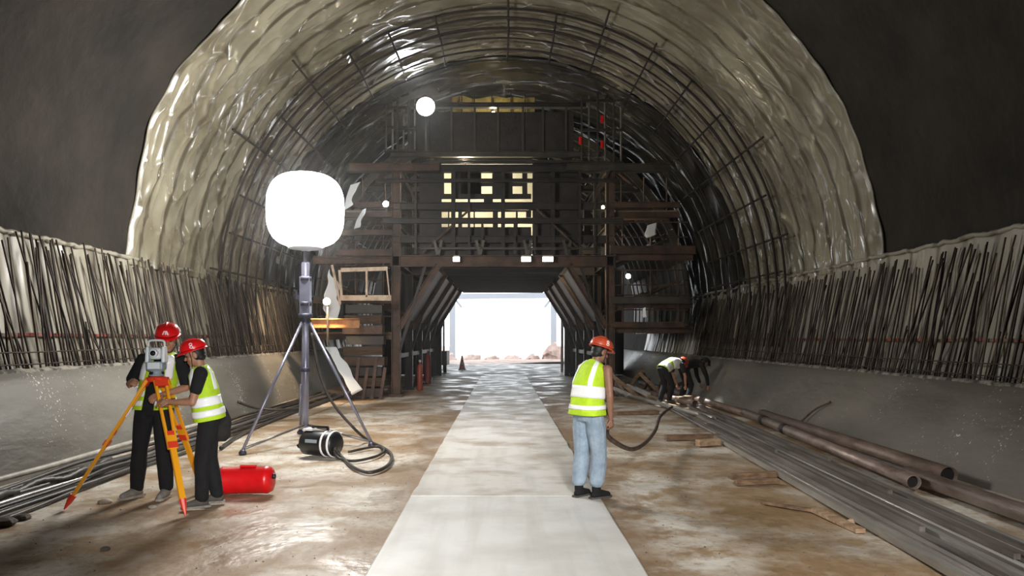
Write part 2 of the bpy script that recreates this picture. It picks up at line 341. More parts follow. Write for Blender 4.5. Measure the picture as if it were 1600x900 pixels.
# benches (cast invert walls): concave from floor to rebar ledge
def bench(side, xb, xt, zt, name, mt):
    s = side; m = MB(); ny = 90; prof = []
    for k in range(9):
        t = k/8; x = xb+(xt-xb)*(1-(1-t)**1.0)*(.55+.45*t); z = zt*t
        prof.append((x, z))
    prof += [(xt+.06, zt+.0), (xt+.35, zt-.02)]
    prof = [(xb-.02,-.2)] + prof
    def f(u, v):
        i = u*(len(prof)-1); a = prof[int(round(i))]; y = -12+64*v
        w = .02*noise.noise(V((a[1]*2, y*.8, side*5)))
        return (s*(a[0]+w), y, a[1])
    m.add(*grid(len(prof)-1, ny, f)); return tag(m.build(name, mt, None, True), kind='structure')
for nm in ('bench','bench_r'):
    nt = M[nm].node_tree; N = nt.nodes; L = nt.links; b = N['Principled BSDF']; tc = N['Texture Coordinate']
    n1 = N.new('ShaderNodeTexNoise'); n1.inputs['Scale'].default_value = 26; n1.inputs['Detail'].default_value = 2; n2 = N.new('ShaderNodeTexNoise'); n2.inputs['Scale'].default_value = 1.1
    mp = N.new('ShaderNodeMapping'); mp.inputs['Scale'].default_value = (.3,1.2,.3); L.new(tc.outputs['Object'], n1.inputs[0]); L.new(tc.outputs['Object'], mp.inputs[0]); L.new(mp.outputs[0], n2.inputs[0])
    ad = N.new('ShaderNodeMath'); ad.operation = 'MULTIPLY_ADD'; L.new(n2.outputs[0], ad.inputs[0]); ad.inputs[1].default_value = .7; L.new(n1.outputs[0], ad.inputs[2])
    r_ = N.new('ShaderNodeMapRange'); r_.inputs[1].default_value = 1.06; r_.inputs[2].default_value = 1.14; L.new(ad.outputs[0], r_.inputs[0])
    old = b.inputs['Base Color'].links[0].from_socket; mx = N.new('ShaderNodeMix'); mx.data_type = 'RGBA'; L.new(r_.outputs[0], mx.inputs[0]); L.new(old, mx.inputs[6]); mx.inputs[7].default_value = (.55,.53,.48,1)
    L.new(mx.outputs[2], b.inputs['Base Color'])
bench(-1, 5.62, 6.22, 1.30, 'wall_left', 'bench'); bench(1, 5.50, 6.25, 1.15, 'wall_right', 'bench_r')
# crumbly lip along each ledge
for s, zt, xt, nm in ((-1,1.30,6.24,'trim_1'),(1,1.15,6.27,'trim_2')):
    m = MB()
    def f(u, v):
        y = 2+32*v; a = u*PI; r = .05+.022*noise.noise(V((y*5,u*3,s)))
        return (s*(xt+.05-math.cos(a)*r*1.3), y, zt-.01+math.sin(a)*r*1.1)
    m.add(*grid(6, 420, f)); tag(m.build(nm, 'bench_lip', None, True), kind='structure')
# tunnel shell
def shell(u, v):
    th = -.27 + (PI+.54)*u; y = -12+63*v; r = RC + .05*noise.noise(V((math.cos(th)*4, y*.5, math.sin(th)*4))) + .02*noise.noise(V((math.cos(th)*14, y*2, math.sin(th)*14)))
    return (-r*math.cos(th), y, ZC + r*math.sin(th))
m = MB(); m.add(*grid(130, 150, shell)); tag(m.build('ceiling', 'shotcrete', None, True), kind='structure')
m = MB(); m.add([(-7.2,-11.9,-.3),(7.2,-11.9,-.3),(7.2,-11.9,10.2),(-7.2,-11.9,10.2)], [(0,1,2,3)]); tag(m.build('wall_back', 'shotcrete'), kind='structure')
# outside ground beyond the mouth
m = MB()
def f(u, v):
    x = -60+120*u; y = 50+100*v; return (x, y, -.03+.4*max(0,noise.noise(V((x*.1,y*.1,0)))))
m.add(*grid(40, 30, f)); tag(m.build('ground', 'rubble', None, True), kind='structure')
hz = bpy.data.materials.new('tunnel_haze'); hz.use_nodes = True; N = hz.node_tree.nodes; N.remove(N['Principled BSDF'])
vs_ = N.new('ShaderNodeVolumeScatter'); vs_.inputs['Color'].default_value = (1,.98,.95,1); vs_.inputs['Density'].default_value = .0022; vs_.inputs['Anisotropy'].default_value = .75
hz.node_tree.links.new(vs_.outputs[0], N['Material Output'].inputs['Volume'])
m = MB(); m.box((0,29,5),(13.8,40,10.2)); tag(m.build('haze', hz), 'thin dusty haze hanging in the air of the tunnel', 'haze', kind='stuff')
# ---------------------------------------------------------------- waterproof membrane
def ridge(p): return 1-abs(noise.noise(p))*2
def y_edge(th):
    return 13.35 + .35*noise.noise(V((th*3,0,0))) + .12*noise.noise(V((th*11,4,0)))
def arch(u, v):
    th = .035+(PI-.07)*u; cr = max(0, math.sin(th)); ye = y_edge(th)
    yend = 20.7+.12*noise.noise(V((th*6,8,0)))
    y = ye + (yend-ye)*(v**1.25)
    q = V((th*2.2, y*1.25, 0))
    left = max(0, math.cos(th))
    d = .07*max(0,ridge(V((th*5+y*.9, y*1.5-th*3, 2))))**3 + .05*max(0,ridge(V((th*2.0, y*1.1, 7))))**2 + .03*noise.noise(q*3)
    c1 = max(0,1-abs(noise.noise(V((th*3.1+y*.35, y*.9-th*.8, 11))))*7)**2; c2 = max(0,1-abs(noise.noise(V((th*6+1, y*1.9+th*2, 23))))*6)**2
    d = d*.55 + .055*c1 + .028*c2 + .012*noise.noise(V((th*16,y*5,4)))
    d *= (.6+.7*left)
    if v < .004: d = -.03
    r = 6.86 - d
    return (-r*math.cos(th), y, ZC + r*math.sin(th))
m = MB(); m.add(*grid(520, 260, arch)); mem = m.build('arch_membrane', 'membrane', None, True)
tag(mem, 'wrinkled grey plastic waterproofing sheet lining the arch overhead', 'membrane')
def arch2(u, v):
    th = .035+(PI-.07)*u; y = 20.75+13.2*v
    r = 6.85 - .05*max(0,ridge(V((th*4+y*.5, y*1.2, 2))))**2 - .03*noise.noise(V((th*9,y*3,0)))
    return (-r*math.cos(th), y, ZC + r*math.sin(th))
m = MB(); m.add(*grid(220, 90, arch2)); tag(m.build('shaded_membrane', 'membrane_shaded', None, True), 'shade-darkened waterproofing sheet of the vault around and above the gantry', 'membrane')  # unlit stretch of the vault sheet, darkened through its material
# folded pale edge of the sheet
m = MB(); pts = []
for k in range(161):
    th = .035+(PI-.07)*k/160; y = y_edge(th); r = 6.86
    pts.append(V((-r*math.cos(th), y-.01, ZC+r*math.sin(th))))
rad = [.014+.010*abs(noise.noise(V((k*.21,0,0)))) for k in range(161)]
m.tube([p+V((p.x,0,p.z-ZC))*.006 for p in pts], 0, 6, True, [q*1.5 for q in rad]); m.build('sheet_edge', 'membrane_low', mem, True)
for s, zt, nm, lb in ((-1,1.30,'side_membrane','grey plastic sheet hanging behind the left row of starter bars'),(1,1.15,'side_membrane','grey plastic sheet hanging behind the right row of starter bars')):
    def f(u, v):
        y = 1.5+32.5*v; zt2 = 3.22+.05*noise.noise(V((y*2.1,s*3,0)))+.03*noise.noise(V((y*7,s*3,0)))
        z = zt-.05+(zt2-zt+.05)*u; x = 6.50+.37*(u**.8)
        x -= .05*max(0,ridge(V((y*2.2+z*.3,z*.35,s*4))))**2 + .02*noise.noise(V((y*5,z*2,s)))
        return (s*x, y, z)
    m = MB(); m.add(*grid(22, 560, f)); o = m.build(nm, 'membrane_low', None, True); tag(o, lb, 'membrane')
    m = MB(); pts = []; rr = []
    for k in range(420):
        y = 1.5+32.5*k/419; pts.append(V((s*(6.82+.02*noise.noise(V((y*4,1,s)))), y, 3.22+.05*noise.noise(V((y*2.1,s*3,0)))+.03*noise.noise(V((y*7,s*3,0)))))); rr.append(.035+.03*abs(noise.noise(V((y*6,2,s)))))
    m.tube(pts, 0, 6, True, rr); m.build('rolled_hem', 'membrane_low', o, True)
# ---------------------------------------------------------------- starter bars
random.seed(4)
def rod_mesh(L, r, mt, bend=0):
    m = MB(); m.tube([(0,0,0),(bend,0,L*.5),(0,0,L)], r, 6); o = m.build('rebar', mt, None, True); me = o.data; bpy.data.objects.remove(o); return me
rods = {(l, k): rod_mesh(L, .0135, 'rebar' if k == 0 else 'rebar_light', .012) for l, L in enumerate((1.0,.42,1.12)) for k in (0,1)}
for s, zt, xt, nm, lb, cat in ((-1,1.30,6.30,'starter_bar_row','long row of rusty vertical rebar standing on the left concrete bench','rebar'),
                              (1,1.15,6.32,'starter_bar_row','long row of rusty vertical rebar standing on the right concrete bench','rebar')):
    root = empty(nm, (s*xt, 14, zt), lb, cat); cnt = 0
    y = 7.7
    while y < 24.5 and cnt < 250:
        for row in (0,1):
            if cnt >= 280: break
            yy = y + random.uniform(-.04,.04) + row*.06; short = random.random() < (.16 if row else .04)
            xb = xt + row*.10 + random.uniform(-.02,.02); Lb = random.uniform(1.72,1.96)
            if random.random() < .1: Lb *= random.uniform(.8,.95)
            if short: Lb = random.uniform(.55,.8)
            xtop = xb + (.40 - row*.10 + random.uniform(-.05,.03))*(Lb/1.9)
            dy = random.gauss(-.10,.13)
            if random.random() < .04: dy -= .45
            a = V((s*xb, yy, zt-.04)); b = V((s*min(xtop,6.74), yy+dy, zt+Lb))
            o = bpy.data.objects.new('rebar', rods[(0, 1 if random.random() < .35 else 0)]); COL.objects.link(o); o.parent = root
            d = b-a; o.location = a - root.location; o.rotation_mode = 'QUATERNION'; o.rotation_quaternion = d.to_track_quat('Z','Y')
            o.scale = (1,1,d.length); cnt += 1
        y += .135 + random.uniform(-.03,.04)
    # low distribution bars tied across the foot of the row
    for z, x in ((.10,.03),(.26,.05)):
        m = MB(); m.tube([(s*(x+.02*noise.noise(V((k*.3,z,s)))), -7+k*.6, z+.015*noise.noise(V((k*.5,z,s+2)))) for k in range(30)], .011, 6); m.build('tie_bar', 'rebar', root, True)
    # red marking tape behind the bars
    m = MB(); vs = []; fs = []
    n = 230
    for k in range(n+1):
        yy = 3+22*k/n; xx = 6.55 + .012*noise.noise(V((yy*3,0,s))); z = H + (.045 if s < 0 else -.03) + .012*noise.noise(V((yy*1.5,5,s))); hh = .022+.01*noise.noise(V((yy*5,6,s)))
        vs += [(s*xx,yy,z-hh),(s*xx,yy,z+hh),(s*(xx+.006),yy,z-hh),(s*(xx+.006),yy,z+hh)]
    for k in range(n):
        a = k*4; fs += [(a,a+4,a+5,a+1),(a+2,a+3,a+7,a+6),(a+1,a+5,a+7,a+3),(a,a+2,a+6,a+4)]
    m.add(vs, fs); tag(m.build('marking_tape', 'red_line'), 'thin red tape line running along the %s starter bars at eye height' % ('left' if s < 0 else 'right'), 'tape')
# ---------------------------------------------------------------- arch rebar cage
cage = empty('rebar_cage', (0,17,0), 'curved rebar cage of arching rings fixed inside the plastic-lined vault', 'rebar')
ys = [17.25,17.42,17.75,17.95,18.35,18.6,18.95,19.3,19.7,20.1,20.6,21.1,21.7,22.3,22.9]
for i, y in enumerate(ys):
    th0 = -.20; pts = []; r = 6.62 if i % 2 == 0 else 6.48
    a0, a1 = th0, PI-th0
    for k in range(65):
        th = a0+(a1-a0)*k/64; rr = r + .03*noise.noise(V((th*3,i*3,0))); pts.append((-rr*math.cos(th), y-17+.07*noise.noise(V((th*2.5,i,5))), ZC+rr*math.sin(th)))
    if y > 20.2:                                     # the later rings have no crown yet
        m = MB(); m.tube(pts[:22], .02, 6); m.build('ring_bar', 'rebar_ring', cage, True); m = MB(); m.tube(pts[-22:], .02, 6); m.build('ring_bar', 'rebar_ring', cage, True)
    else: m = MB(); m.tube(pts, .03 if i < 2 else .022, 6); m.build('ring_bar', 'rebar_ring', cage, True)
for deg, y0, y1 in ((4,16.4,23),(12,17.2,23),(20,17.2,23),(30,15.4,20.5),(38,17.1,22),(47,15.6,21.5),(57,17.1,20.3),(66,17.0,20.3),(76,17.0,20.3),(91,16.6,20.3),(101,17.1,20.3),(111,16.2,20.3),(122,16.6,21),(132,17.1,21.5),(141,17.2,22),(150,16.0,23),(160,17.2,23),(169,16.6,23),(176,17.2,23)):
    th = math.radians(deg); m = MB(); r = 6.53
    p = V((-r*math.cos(th), 0, ZC+r*math.sin(th))); m.tube([p+V((0,y0-17,0)), p+V((.02,(y0+y1)/2-17,.02)), p+V((0,y1-17,0))], .026, 6); m.build('long_bar', 'rebar_ring', cage, True)
# ================================================================ FORMWORK TROLLEY
TY = 22.2
tr = empty('formwork_trolley', (0,TY,0), 'huge dark steel formwork gantry on columns spanning the tunnel, work platforms on its sides', 'gantry')
def tp(name, mb, m='steel_dark', par=None):
    mb.v = [(x, y-TY, z) for x, y, z in mb.v]; return mb.build(name, m, par or tr)
frames = [22.2,25.2,28.2,31.2,34.0]
for i, y in enumerate(frames):
    for s in (-1,1):
        m = MB(); m.ibeam((s*3.22,y,.06),(s*3.22,y,6.9),.24,.26,.03,V((1,0,0))); m.box((s*3.22,y,.03),(.42,.42,.07)); c = tp('column', m, 'steel_brown' if i == 0 else 'steel_dark')
        m = MB(); m.ibeam((s*3.12,y,2.05),(s*1.95,y,3.95),.2,.18,.025); tp('haunch_brace', m, 'steel_brown')
        m = MB(); m.bar((s*3.12,y-.02,1.35),(s*2.35,y-.02,3.9),.07,.09); tp('haunch_tie', m)
    m = MB(); m.ibeam((-3.4,y,4.06),(3.4,y,4.06),.26,.34,.03); tp('cross_beam', m, 'steel_brown' if i == 0 else 'steel_dark')
    for z, hw in ((4.72,3.3),(5.72,4.3),(6.85,4.7)):
        m = MB(); m.ibeam((-hw,y,z),(hw,y,z),.2,.22,.025); tp('cross_beam', m)
    for x in (-1.5,0,1.5):
        m = MB(); m.bar((x,y,4.2),(x,y,6.8),.12); tp('post', m)
    for s in (-1,1):
        if i < 1: continue
        m = MB(); m.bar((s*2.9,y,4.8),(s*1.55,y,5.7),.09); tp('brace', m)
        m = MB(); m.bar((s*.2,y,6.8),(s*1.4,y,5.75),.09); tp('brace', m)
        for (ax, az, ang) in ((3.3,2.4,8),(3.3,4.1,22),(4.2,5.7,36),(4.6,6.85,50),(2.2,7.4,64)):
            if i == 4: continue
            a = math.radians(ang); q = V((s*6.02*math.cos(a), y+.4 if i == 0 else y, ZC-1.1+6.9*math.sin(a)*.95)); q.z = ZC + 6.02*math.sin(a)
            m = MB(); m.tube([V((s*ax,y,az)), q], .045, 8); m.tube([V((s*ax,y,az)).lerp(q,.35), V((s*ax,y,az)).lerp(q,.65)], .07, 8); tp('screw_jack', m, 'steel_brown')
for s in (-1,1):
    for z in (4.06,5.0,6.85):
        m = MB(); m.ibeam((s*3.22,22.3,z+.02),(s*3.22,34,z+.02),.22,.26,.03); tp('side_beam', m)
    m = MB(); m.bar((s*3.22,22.3,1.2),(s*3.22,34,1.2),.1,.14); tp('side_rail', m)
    m = MB(); m.bar((s*2.55,22.1,3.2),(s*2.55,34,3.2),.1,.14); tp('side_rail', m)
# underside deck over the road
for k in range(8):
    m = MB(); m.box((0,23+k*1.5,3.87),(3.7,1.44,.05)); tp('deck_plate', m, 'steel_black')
# haunch lining sheets: portal cheeks of the drive-through
for s in (-1,1):
    for k in range(4):
        y0, y1 = 22.5+k*3, 25.1+k*3; m = MB(); m.add([(s*3.0,y0,2.3),(s*3.0,y1,2.3),(s*2.02,y1,3.86),(s*2.02,y0,3.86),(s*3.04,y0,2.32),(s*3.04,y1,2.32),(s*2.06,y1,3.88),(s*2.06,y0,3.88)], [(0,1,2,3),(7,6,5,4),(0,4,5,1),(1,5,6,2),(2,6,7,3),(3,7,4,0)]); tp('cheek_plate', m, 'steel_plate')
# far end frame: deep dark hood
m = MB(); yf = 34.2
m.box((0,yf,4.35),(6.6,.3,.9)); 
for s in (-1,1):
    m.add([(s*3.5,yf-.15,2.3),(s*2.85,yf-.15,2.3),(s*2.15,yf-.15,3.95),(s*3.5,yf-.15,3.95),(s*3.5,yf+.15,2.3),(s*2.85,yf+.15,2.3),(s*2.15,yf+.15,3.95),(s*3.5,yf+.15,3.95)], [(0,1,2,3),(7,6,5,4),(0,4,5,1),(1,5,6,2),(2,6,7,3),(3,7,4,0)])
    m.box((s*3.18,yf,1.15),(.64,.3,2.3))
for s in (-1,1): m.box((s*4.55,yf,2.5),(2.1,.12,4.9))  # side screens added to block daylight past the hood
tp('end_hood', m, 'steel_black')
# upper works: closed panels on the front, z 7.2..8.75
xs = [-2.8,-2.25,-1.55,-.85,-.15,.6,1.2,1.9,2.15]
for a, b in zip(xs[:-1], xs[1:]):
    m = MB(); m.box(((a+b)/2,22.3,7.98),(b-a-.03,.05,1.22)); tp('front_panel', m, 'steel_dark')
    m = MB(); m.bar((a,22.2,7.3),(a,22.2,8.72),.06); tp('panel_rib', m, 'steel_plate')
m = MB(); m.ibeam((-3.4,22.2,7.28),(3.0,22.2,7.28),.2,.16,.02); tp('top_beam', m, 'steel_plate')
m = MB(); m.ibeam((-2.9,22.2,8.76),(2.5,22.2,8.76),.2,.14,.02); tp('top_beam', m, 'steel_dark')
# horizontal members read on the front face (heights in metres)
for x0, x1, z, h, mt in ((-4.6,-1.9,6.85,.22,'steel_brown'),(1.9,5.0,6.85,.2,'steel_plate'),(-3.8,3.4,6.45,.10,'steel_dark'),(-2.4,2.4,7.02,.06,'steel_plate'),(-3.6,3.6,5.25,.16,'steel_dark'),
                     (-2.5,2.7,4.42,.06,'steel_plate'),(-4.9,-3.3,5.72,.16,'steel_brown'),(3.3,5.3,5.72,.16,'steel_brown'),(3.2,5.75,4.38,.24,'steel_brown'),(3.2,5.6,2.88,.2,'steel_plate'),(3.2,5.4,2.15,.16,'steel_brown'),
                     (-5.2,-3.3,4.9,.16,'steel_brown'),(-5.0,-3.3,4.3,.2,'steel_brown')):
    m = MB(); m.ibeam((x0,22.0,z),(x1,22.0,z),.16,h,.02); tp('front_beam', m, mt)
for x in (-2.62,-1.02,-.62,.35,.95,2.3,2.75):
    m = MB(); m.bar((x,22.08,4.25),(x,22.08,6.75 if abs(x) > 1 else 5.2),.07,.09); tp('post', m)
for x0, x1, z0, z1 in ((-2.4,-1.0,4.3,5.6),(2.4,1.0,4.3,5.6),(-2.6,-3.1,5.8,6.8),(2.7,3.2,5.8,6.8)):
    m = MB(); m.bar((x0,22.05,z0),(x1,22.05,z1),.06); tp('brace', m, 'steel_brown')
# infill plates behind the front beams, leaving the rows of openings
def infill(x0, x1, z0, z1, y=22.5, mt='steel_dark'):
    m = MB(); m.box(((x0+x1)/2, y, (z0+z1)/2), (x1-x0, .04, z1-z0)); tp('infill_plate', m, mt)
fx = lambda p: (p-CX)/F*22.5
fz = lambda p: H+(CY-p)/F*22.5
for a, b, ya, yb in ((655,690,252,400),(832,905,252,400),(690,832,240,250),(690,830,261,268),(690,830,303,311),(690,830,318,331),(690,830,355,400),
                     (690,694,268,303),(705,752,268,303),(769,801,268,303),(816,824,268,303),(752,769,283,291),(801,816,283,291),
                     (770,778,331,355),(700,702,331,355),(716,722,331,355),(740,742,331,355),(806,809,331,355),(822,830,331,340),(720,752,268,303),(756,770,311,318)):
    infill(fx(a), fx(b), fz(yb), fz(ya))
m = MB()
def f(u, v):
    x = -2.4+4.8*u; z = 4.9+2.7*v; return (x, 24.75+.04*noise.noise(V((x*2,z*2,0))), z)
m.add(*grid(24, 16, f)); o = tp('inner_lit_sheet', m, 'tarp'); md = o.modifiers.new('t','SOLIDIFY'); md.thickness = .01  # pale sheet added behind the openings so they look lit
m = MB(); m.add(*grid(20, 3, lambda u, v: (-1.62+2.62*u, 23.3+.03*noise.noise(V((u*9,v*2,0))), 8.7+(.66+.12*noise.noise(V((u*5,1,0))))*v))); o = tp('top_lit_strip', m, 'lit_strip_y'); md = o.modifiers.new('t','SOLIDIFY'); md.thickness = .01  # yellow sheet added as a warm lit strip above the panels
for x in (-1.3,-.9,-.35,.25,.7): m = MB(); m.bar((x,23.22,8.6),(x,23.22,9.5),.03); tp('top_stake', m, 'steel_black')
# cable hoists and short web posts between the two lower beams
for x in (-1.95,-.7,.72,1.9):
    m = MB(); m.bar((x-.1,21.95,4.66),(x,21.95,4.22),.10,.08); m.bar((x+.12,21.95,4.66),(x+.02,21.95,4.22),.06,.08); tp('gusset', m, 'steel_plate')
for s, ylev in ((-1,(1.9,3.0,4.2,5.6)),(1,(2.1,2.85,4.3,5.6))):
    for z in ylev:
        xo = s*min(5.75, math.sqrt(max(0,6.0**2-(z-ZC)**2)))
        for k in range(4):
            y = 22.5+k*.42; m = MB(); m.box(((s*3.4+xo)/2, y, z),(abs(xo)-3.4,.38,.05)); tp('platform_plank', m, 'wood' if (k+int(z*3)) % 3 else 'steel_brown')
        m = MB(); m.ibeam((s*3.3,22.3,z-.12),(xo,22.3,z-.12),.12,.16,.015); tp('bracket', m, 'steel_brown')
        for hz in (.5,.95):
            if z < 5: m = MB(); m.tube([(s*3.4,22.25,z+hz),(xo*.97,22.25,z+hz)], .022, 6); tp('guard_rail', m, 'steel_brown')
        for t in (.1,.5,.9):
            x = s*3.4+(xo*.96-s*3.4)*t; m = MB(); m.tube([(x,22.25,z),(x,22.25,z+1.0)], .022, 6); tp('rail_post', m, 'steel_brown')
# top jack towers left and right of the panels
for x0, x1, z0, z1, mt in ((-3.5,-2.65,7.35,8.75,'steel_dark'),(2.35,3.55,7.0,8.95,'steel_dark')):
    for k in range(6):
        x = x0+(x1-x0)*k/5; m = MB(); m.tube([(x,22.0+.15*(k%2),z0),(x,22.0+.15*(k%2),z1+.1*(k%3))], .03, 6); tp('jack_tube', m, 'steel_grey' if k % 2 else 'steel_plate')
    for z in (z0,(z0+z1)/2,z1-.1):
        m = MB(); m.bar((x0-.05,22.05,z),(x1+.05,22.05,z),.1,.07); tp('tower_ring', m, mt)
for x, z in ((2.95,8.25),(2.3,7.62),(2.95,7.5)):
    m = MB(); m.tube([(x,21.9,z-.11),(x,21.9,z+.11)], .05, 10); tp('red_valve', m, 'red')
# steel skin: curved plates with ribs
for j in range(3):
    y0 = 24.6+j*3.15; y1 = y0+3.1
    for k in range(12):
        a0 = math.radians(-8+k*16.4); a1 = math.radians(-8+k*16.4+16.1); m = MB(); vs = []; fs = []
        for q in range(5):
            a = a0+(a1-a0)*q/4
            for (y, r) in ((y0,6.25),(y1,6.25),(y1,6.19),(y0,6.19)): vs.append((-r*math.cos(a), y, ZC+r*math.sin(a)))
        for q in range(4):
            for e in range(4): e2 = (e+1)%4; fs.append((q*4+e, q*4+e2, (q+1)*4+e2, (q+1)*4+e))
        fs += [(0,1,2,3),(19,18,17,16)]
        m.add(vs, fs)
        for yr in (y0+.05,y0+1.0,y0+2.0,y1-.05):
            p = [(-6.1*math.cos(a0+(a1-a0)*q/3), yr, ZC+6.1*math.sin(a0+(a1-a0)*q/3)) for q in range(4)]
            for q in range(3): m.bar(p[q], p[q+1], .05, .18)
        tp('form_panel', m, 'steel_plate')
for k in range(3):
    pass
# ---------------------------------------------------------------- lamps on the gantry
def flood(loc, r, label, power, mt='lamp_w', color=(1,1,1), tgt=None, post=None, angle=150):
    o = empty('flood_lamp', loc, label, 'lamp'); m = MB(); m.lathe([(r*.35,.14),(r*.8,.1),(r*1.05,.0),(r*1.05,-.02)], 20, (0,0,0), axis=(0,1,0)); m.build('housing', 'steel_dark', o, True)
    m = MB(); m.ell((0,-.03,0), (r,.05,r)); m.build('lens', mt, o, True)
    m = MB(); m.bar((0,.08,-r*.2),(0,.1,-(post or r*2.5)),.05); m.build('stem', 'steel_plate', o)
    if power: light('SPOT' if tgt else 'POINT', 'flood_light', V(loc)+V((0,-.18,0)), power, color, r*.6, tgt, angle)
    return o
flood(P(665,167,21.7), .27, 'big round white floodlight glaring high on the left of the gantry', 110, tgt=(-1,14,1), post=1.3, angle=160)
flood(P(603,319,21.7), .085, 'small round white lamp glowing on the left flank of the gantry', 60, tgt=(-3,17,1))
flood(P(942,324,21.7), .05, 'tiny warm lamp glowing on the right side of the gantry', 10, 'lamp_warm', (1,.85,.6), (3,17,2))
flood(P(517,470,19.6)+V((-.2,.4,0)), .10, 'warm work lamp low behind the balloon light mast, against the left wall', 330, 'lamp_warm', (1,.75,.5), (-5.7,20.6,1.5), 1.2, 140)
for px, w_, lb in ((713,.13,'left one of the bright lamps under the gantry cross beam'),(822,.2,'middle one of the bright lamps under the gantry cross beam'),(856,.22,'right one of the bright lamps under the gantry cross beam')):
    p = P(px,405,21.85); o = empty('tube_lamp', p, lb, 'lamp'); m = MB(); m.box((0,0,0),(w_*2*.7,.06,.13)); m.build('diffuser', 'tube_l', o); m = MB(); m.box((0,.05,.02),(w_*2*.75,.05,.2)); m.build('housing', 'steel_plate', o)
# warm lamps hidden inside the gantry, lighting the steel skin and added sheets
for i, (x, y, z, p_) in enumerate(((0,30.5,6.0,150),(-1.2,23.55,7.05,190),(1.25,23.55,4.75,190),(-.3,22.72,8.66,16))):
    o = empty('festoon_lamp', (x,y,z), 'bare warm bulb hanging inside the gantry, %s' % ('at its far end','on the left near the front','on the right near the front','on top behind the front panels')[i], 'lamp')
    m = MB(); m.ell((0,0,0),(.07,.07,.09)); m.build('bulb', 'lamp_warm', o, True); m = MB(); m.tube([(0,0,.08),(0,0,.5)],.02,6); m.build('holder', 'black_pl', o)
    light('POINT', 'festoon_light', (x,y-.25,z), p_, (1,.88,.62), .1)
# lamp added over the bending workers to make the vest glare
flood((3.55,20.9,3.5), .07, 'small added lamp above the two bending workers at the right wall', 2000, 'lamp_w', (.9,.96,1), (4.40,19.6,1.1), .5, 24)
# ================================================================ things around the gantry
# pale steel frame on the left platform
fr = empty('steel_framework', P(572,470,20.6), 'pale cream steel frame with two rectangular openings, left of the gantry column', 'framework')
for a, b, w_ in (((-.72,0,.08),(.70,0,.08),.15),((-.70,0,.86),(.60,0,.90),.11),((-.68,0,.1),(-.74,0,.86),.10),((.02,0,.1),(.02,0,.86),.09),((.66,0,.1),(.58,0,.88),.06)):
    m = MB(); m.bar(a, b, w_*.6, w_); m.build('bar', 'steel_pale', fr)
m = MB(); m.bar((-.72,0,-.1),(-.95,0,1.0),.06); m.build('prop', 'steel_pale', fr)
m = MB(); m.ibeam(P(487,505,20.2), P(562,505,20.2), .2, .26, .03); tag(m.build('orange_beam', 'steel_orange'), 'orange-lit steel beam jutting from the left wall behind the light mast', 'beam')
# heap of dirty shutter boards on the left
random.seed(9)
bd = empty('shutter_board_stack', (-4.0,21.4,0), 'tall stack of dirty brown shutter boards left of the gantry column', 'boards')
for k in range(9):
    z0 = .05+.30*k; x = random.uniform(-.06,.06); m = MB(); m.box((x, random.uniform(-.08,.08), z0+.13),(1.12+random.uniform(-.12,.1),.5,.24), random.uniform(-.06,.06)); m.build('board', ('steel_brown','wood_dark','steel_dark')[k%3], bd)
for k in range(5):
    x = -.5+.25*k; m = MB(); m.bar((x,-.38,.0),(x+.12,-.30,.9+.3*(k%2)),.09,.03); m.build('leaning_board', 'steel_brown', bd)
# crumpled white plastic sheets
def sheet(name, pts, label, amp=.05, mt='plastic', n=18):
    a, b, c, d = [V(p) for p in pts]; m = MB()
    def f(u, v):
        p = a.lerp(b,u).lerp(d.lerp(c,u),v); q = noise.noise(p*3)*amp; return tuple(p+V((q,q,q*.6)))
    m.add(*grid(n, n, f)); o = m.build(name, mt, None, True); md = o.modifiers.new('t','SOLIDIFY'); md.thickness = .006; return tag(o, label, 'plastic sheet')
sheet('plastic_sheet', [(-4.22,20.6,.15),(-3.95,20.75,.30),(-4.72,20.9,1.5),(-4.98,20.7,1.5)], 'white plastic sheet slanting down beside the shutter boards beyond the light mast', .05)
sheet('plastic_sheet', [(-5.1,20.9,2.3),(-4.72,21.1,2.3),(-4.75,21.1,3.45),(-4.95,20.9,3.7)], 'greyish plastic sheet hanging beside the pale cabin', .12)
sheet('plastic_sheet', [P(536,330,20.8),P(552,318,21),P(560,285,21),P(545,290,20.8)], 'torn pale plastic strip just right of the glowing balloon', .16)
sheet('plastic_sheet', [P(552,358,20.8),P(560,356,21),P(573,325,21),P(566,328,20.8)], 'bluish plastic strip hanging low right of the balloon', .10)
sheet('plastic_sheet', [P(1012,352,21.6),P(1022,350,21.6),P(1026,366,21.6),P(1014,370,21.6)], 'small crumpled white patch high on the right platforms', .22, 'white', 9)  # small white patch, shaped as a crumpled sheet
sheet('plastic_sheet', [P(1004,482,21.6),P(1009,480,21.6),P(1010,496,21.6),P(1005,496,21.6)], 'tiny white patch low on the right platforms', .08, 'white', 8)  # tiny white patch, shaped as a narrow sheet
# rubble and junk at the right foot of the gantry
random.seed(21)
for k in range(16):
    x = random.uniform(3.55,5.0); y = random.uniform(21.0,23.5); a = random.uniform(0,PI); h_ = random.uniform(.1,.75)
    pp = V((x,y,.05)); m = MB(); m.bar(pp, pp+V((.7*math.cos(a),.5*math.sin(a),h_)), .05,.1)
    tag(m.build('scrap_bar', 'steel_grey' if k%3==0 else 'wood' if k%3==1 else 'steel_brown'), 'short scrap bar in the tangle at the right foot of the gantry', 'scrap', 'scrap bars at the gantry foot')
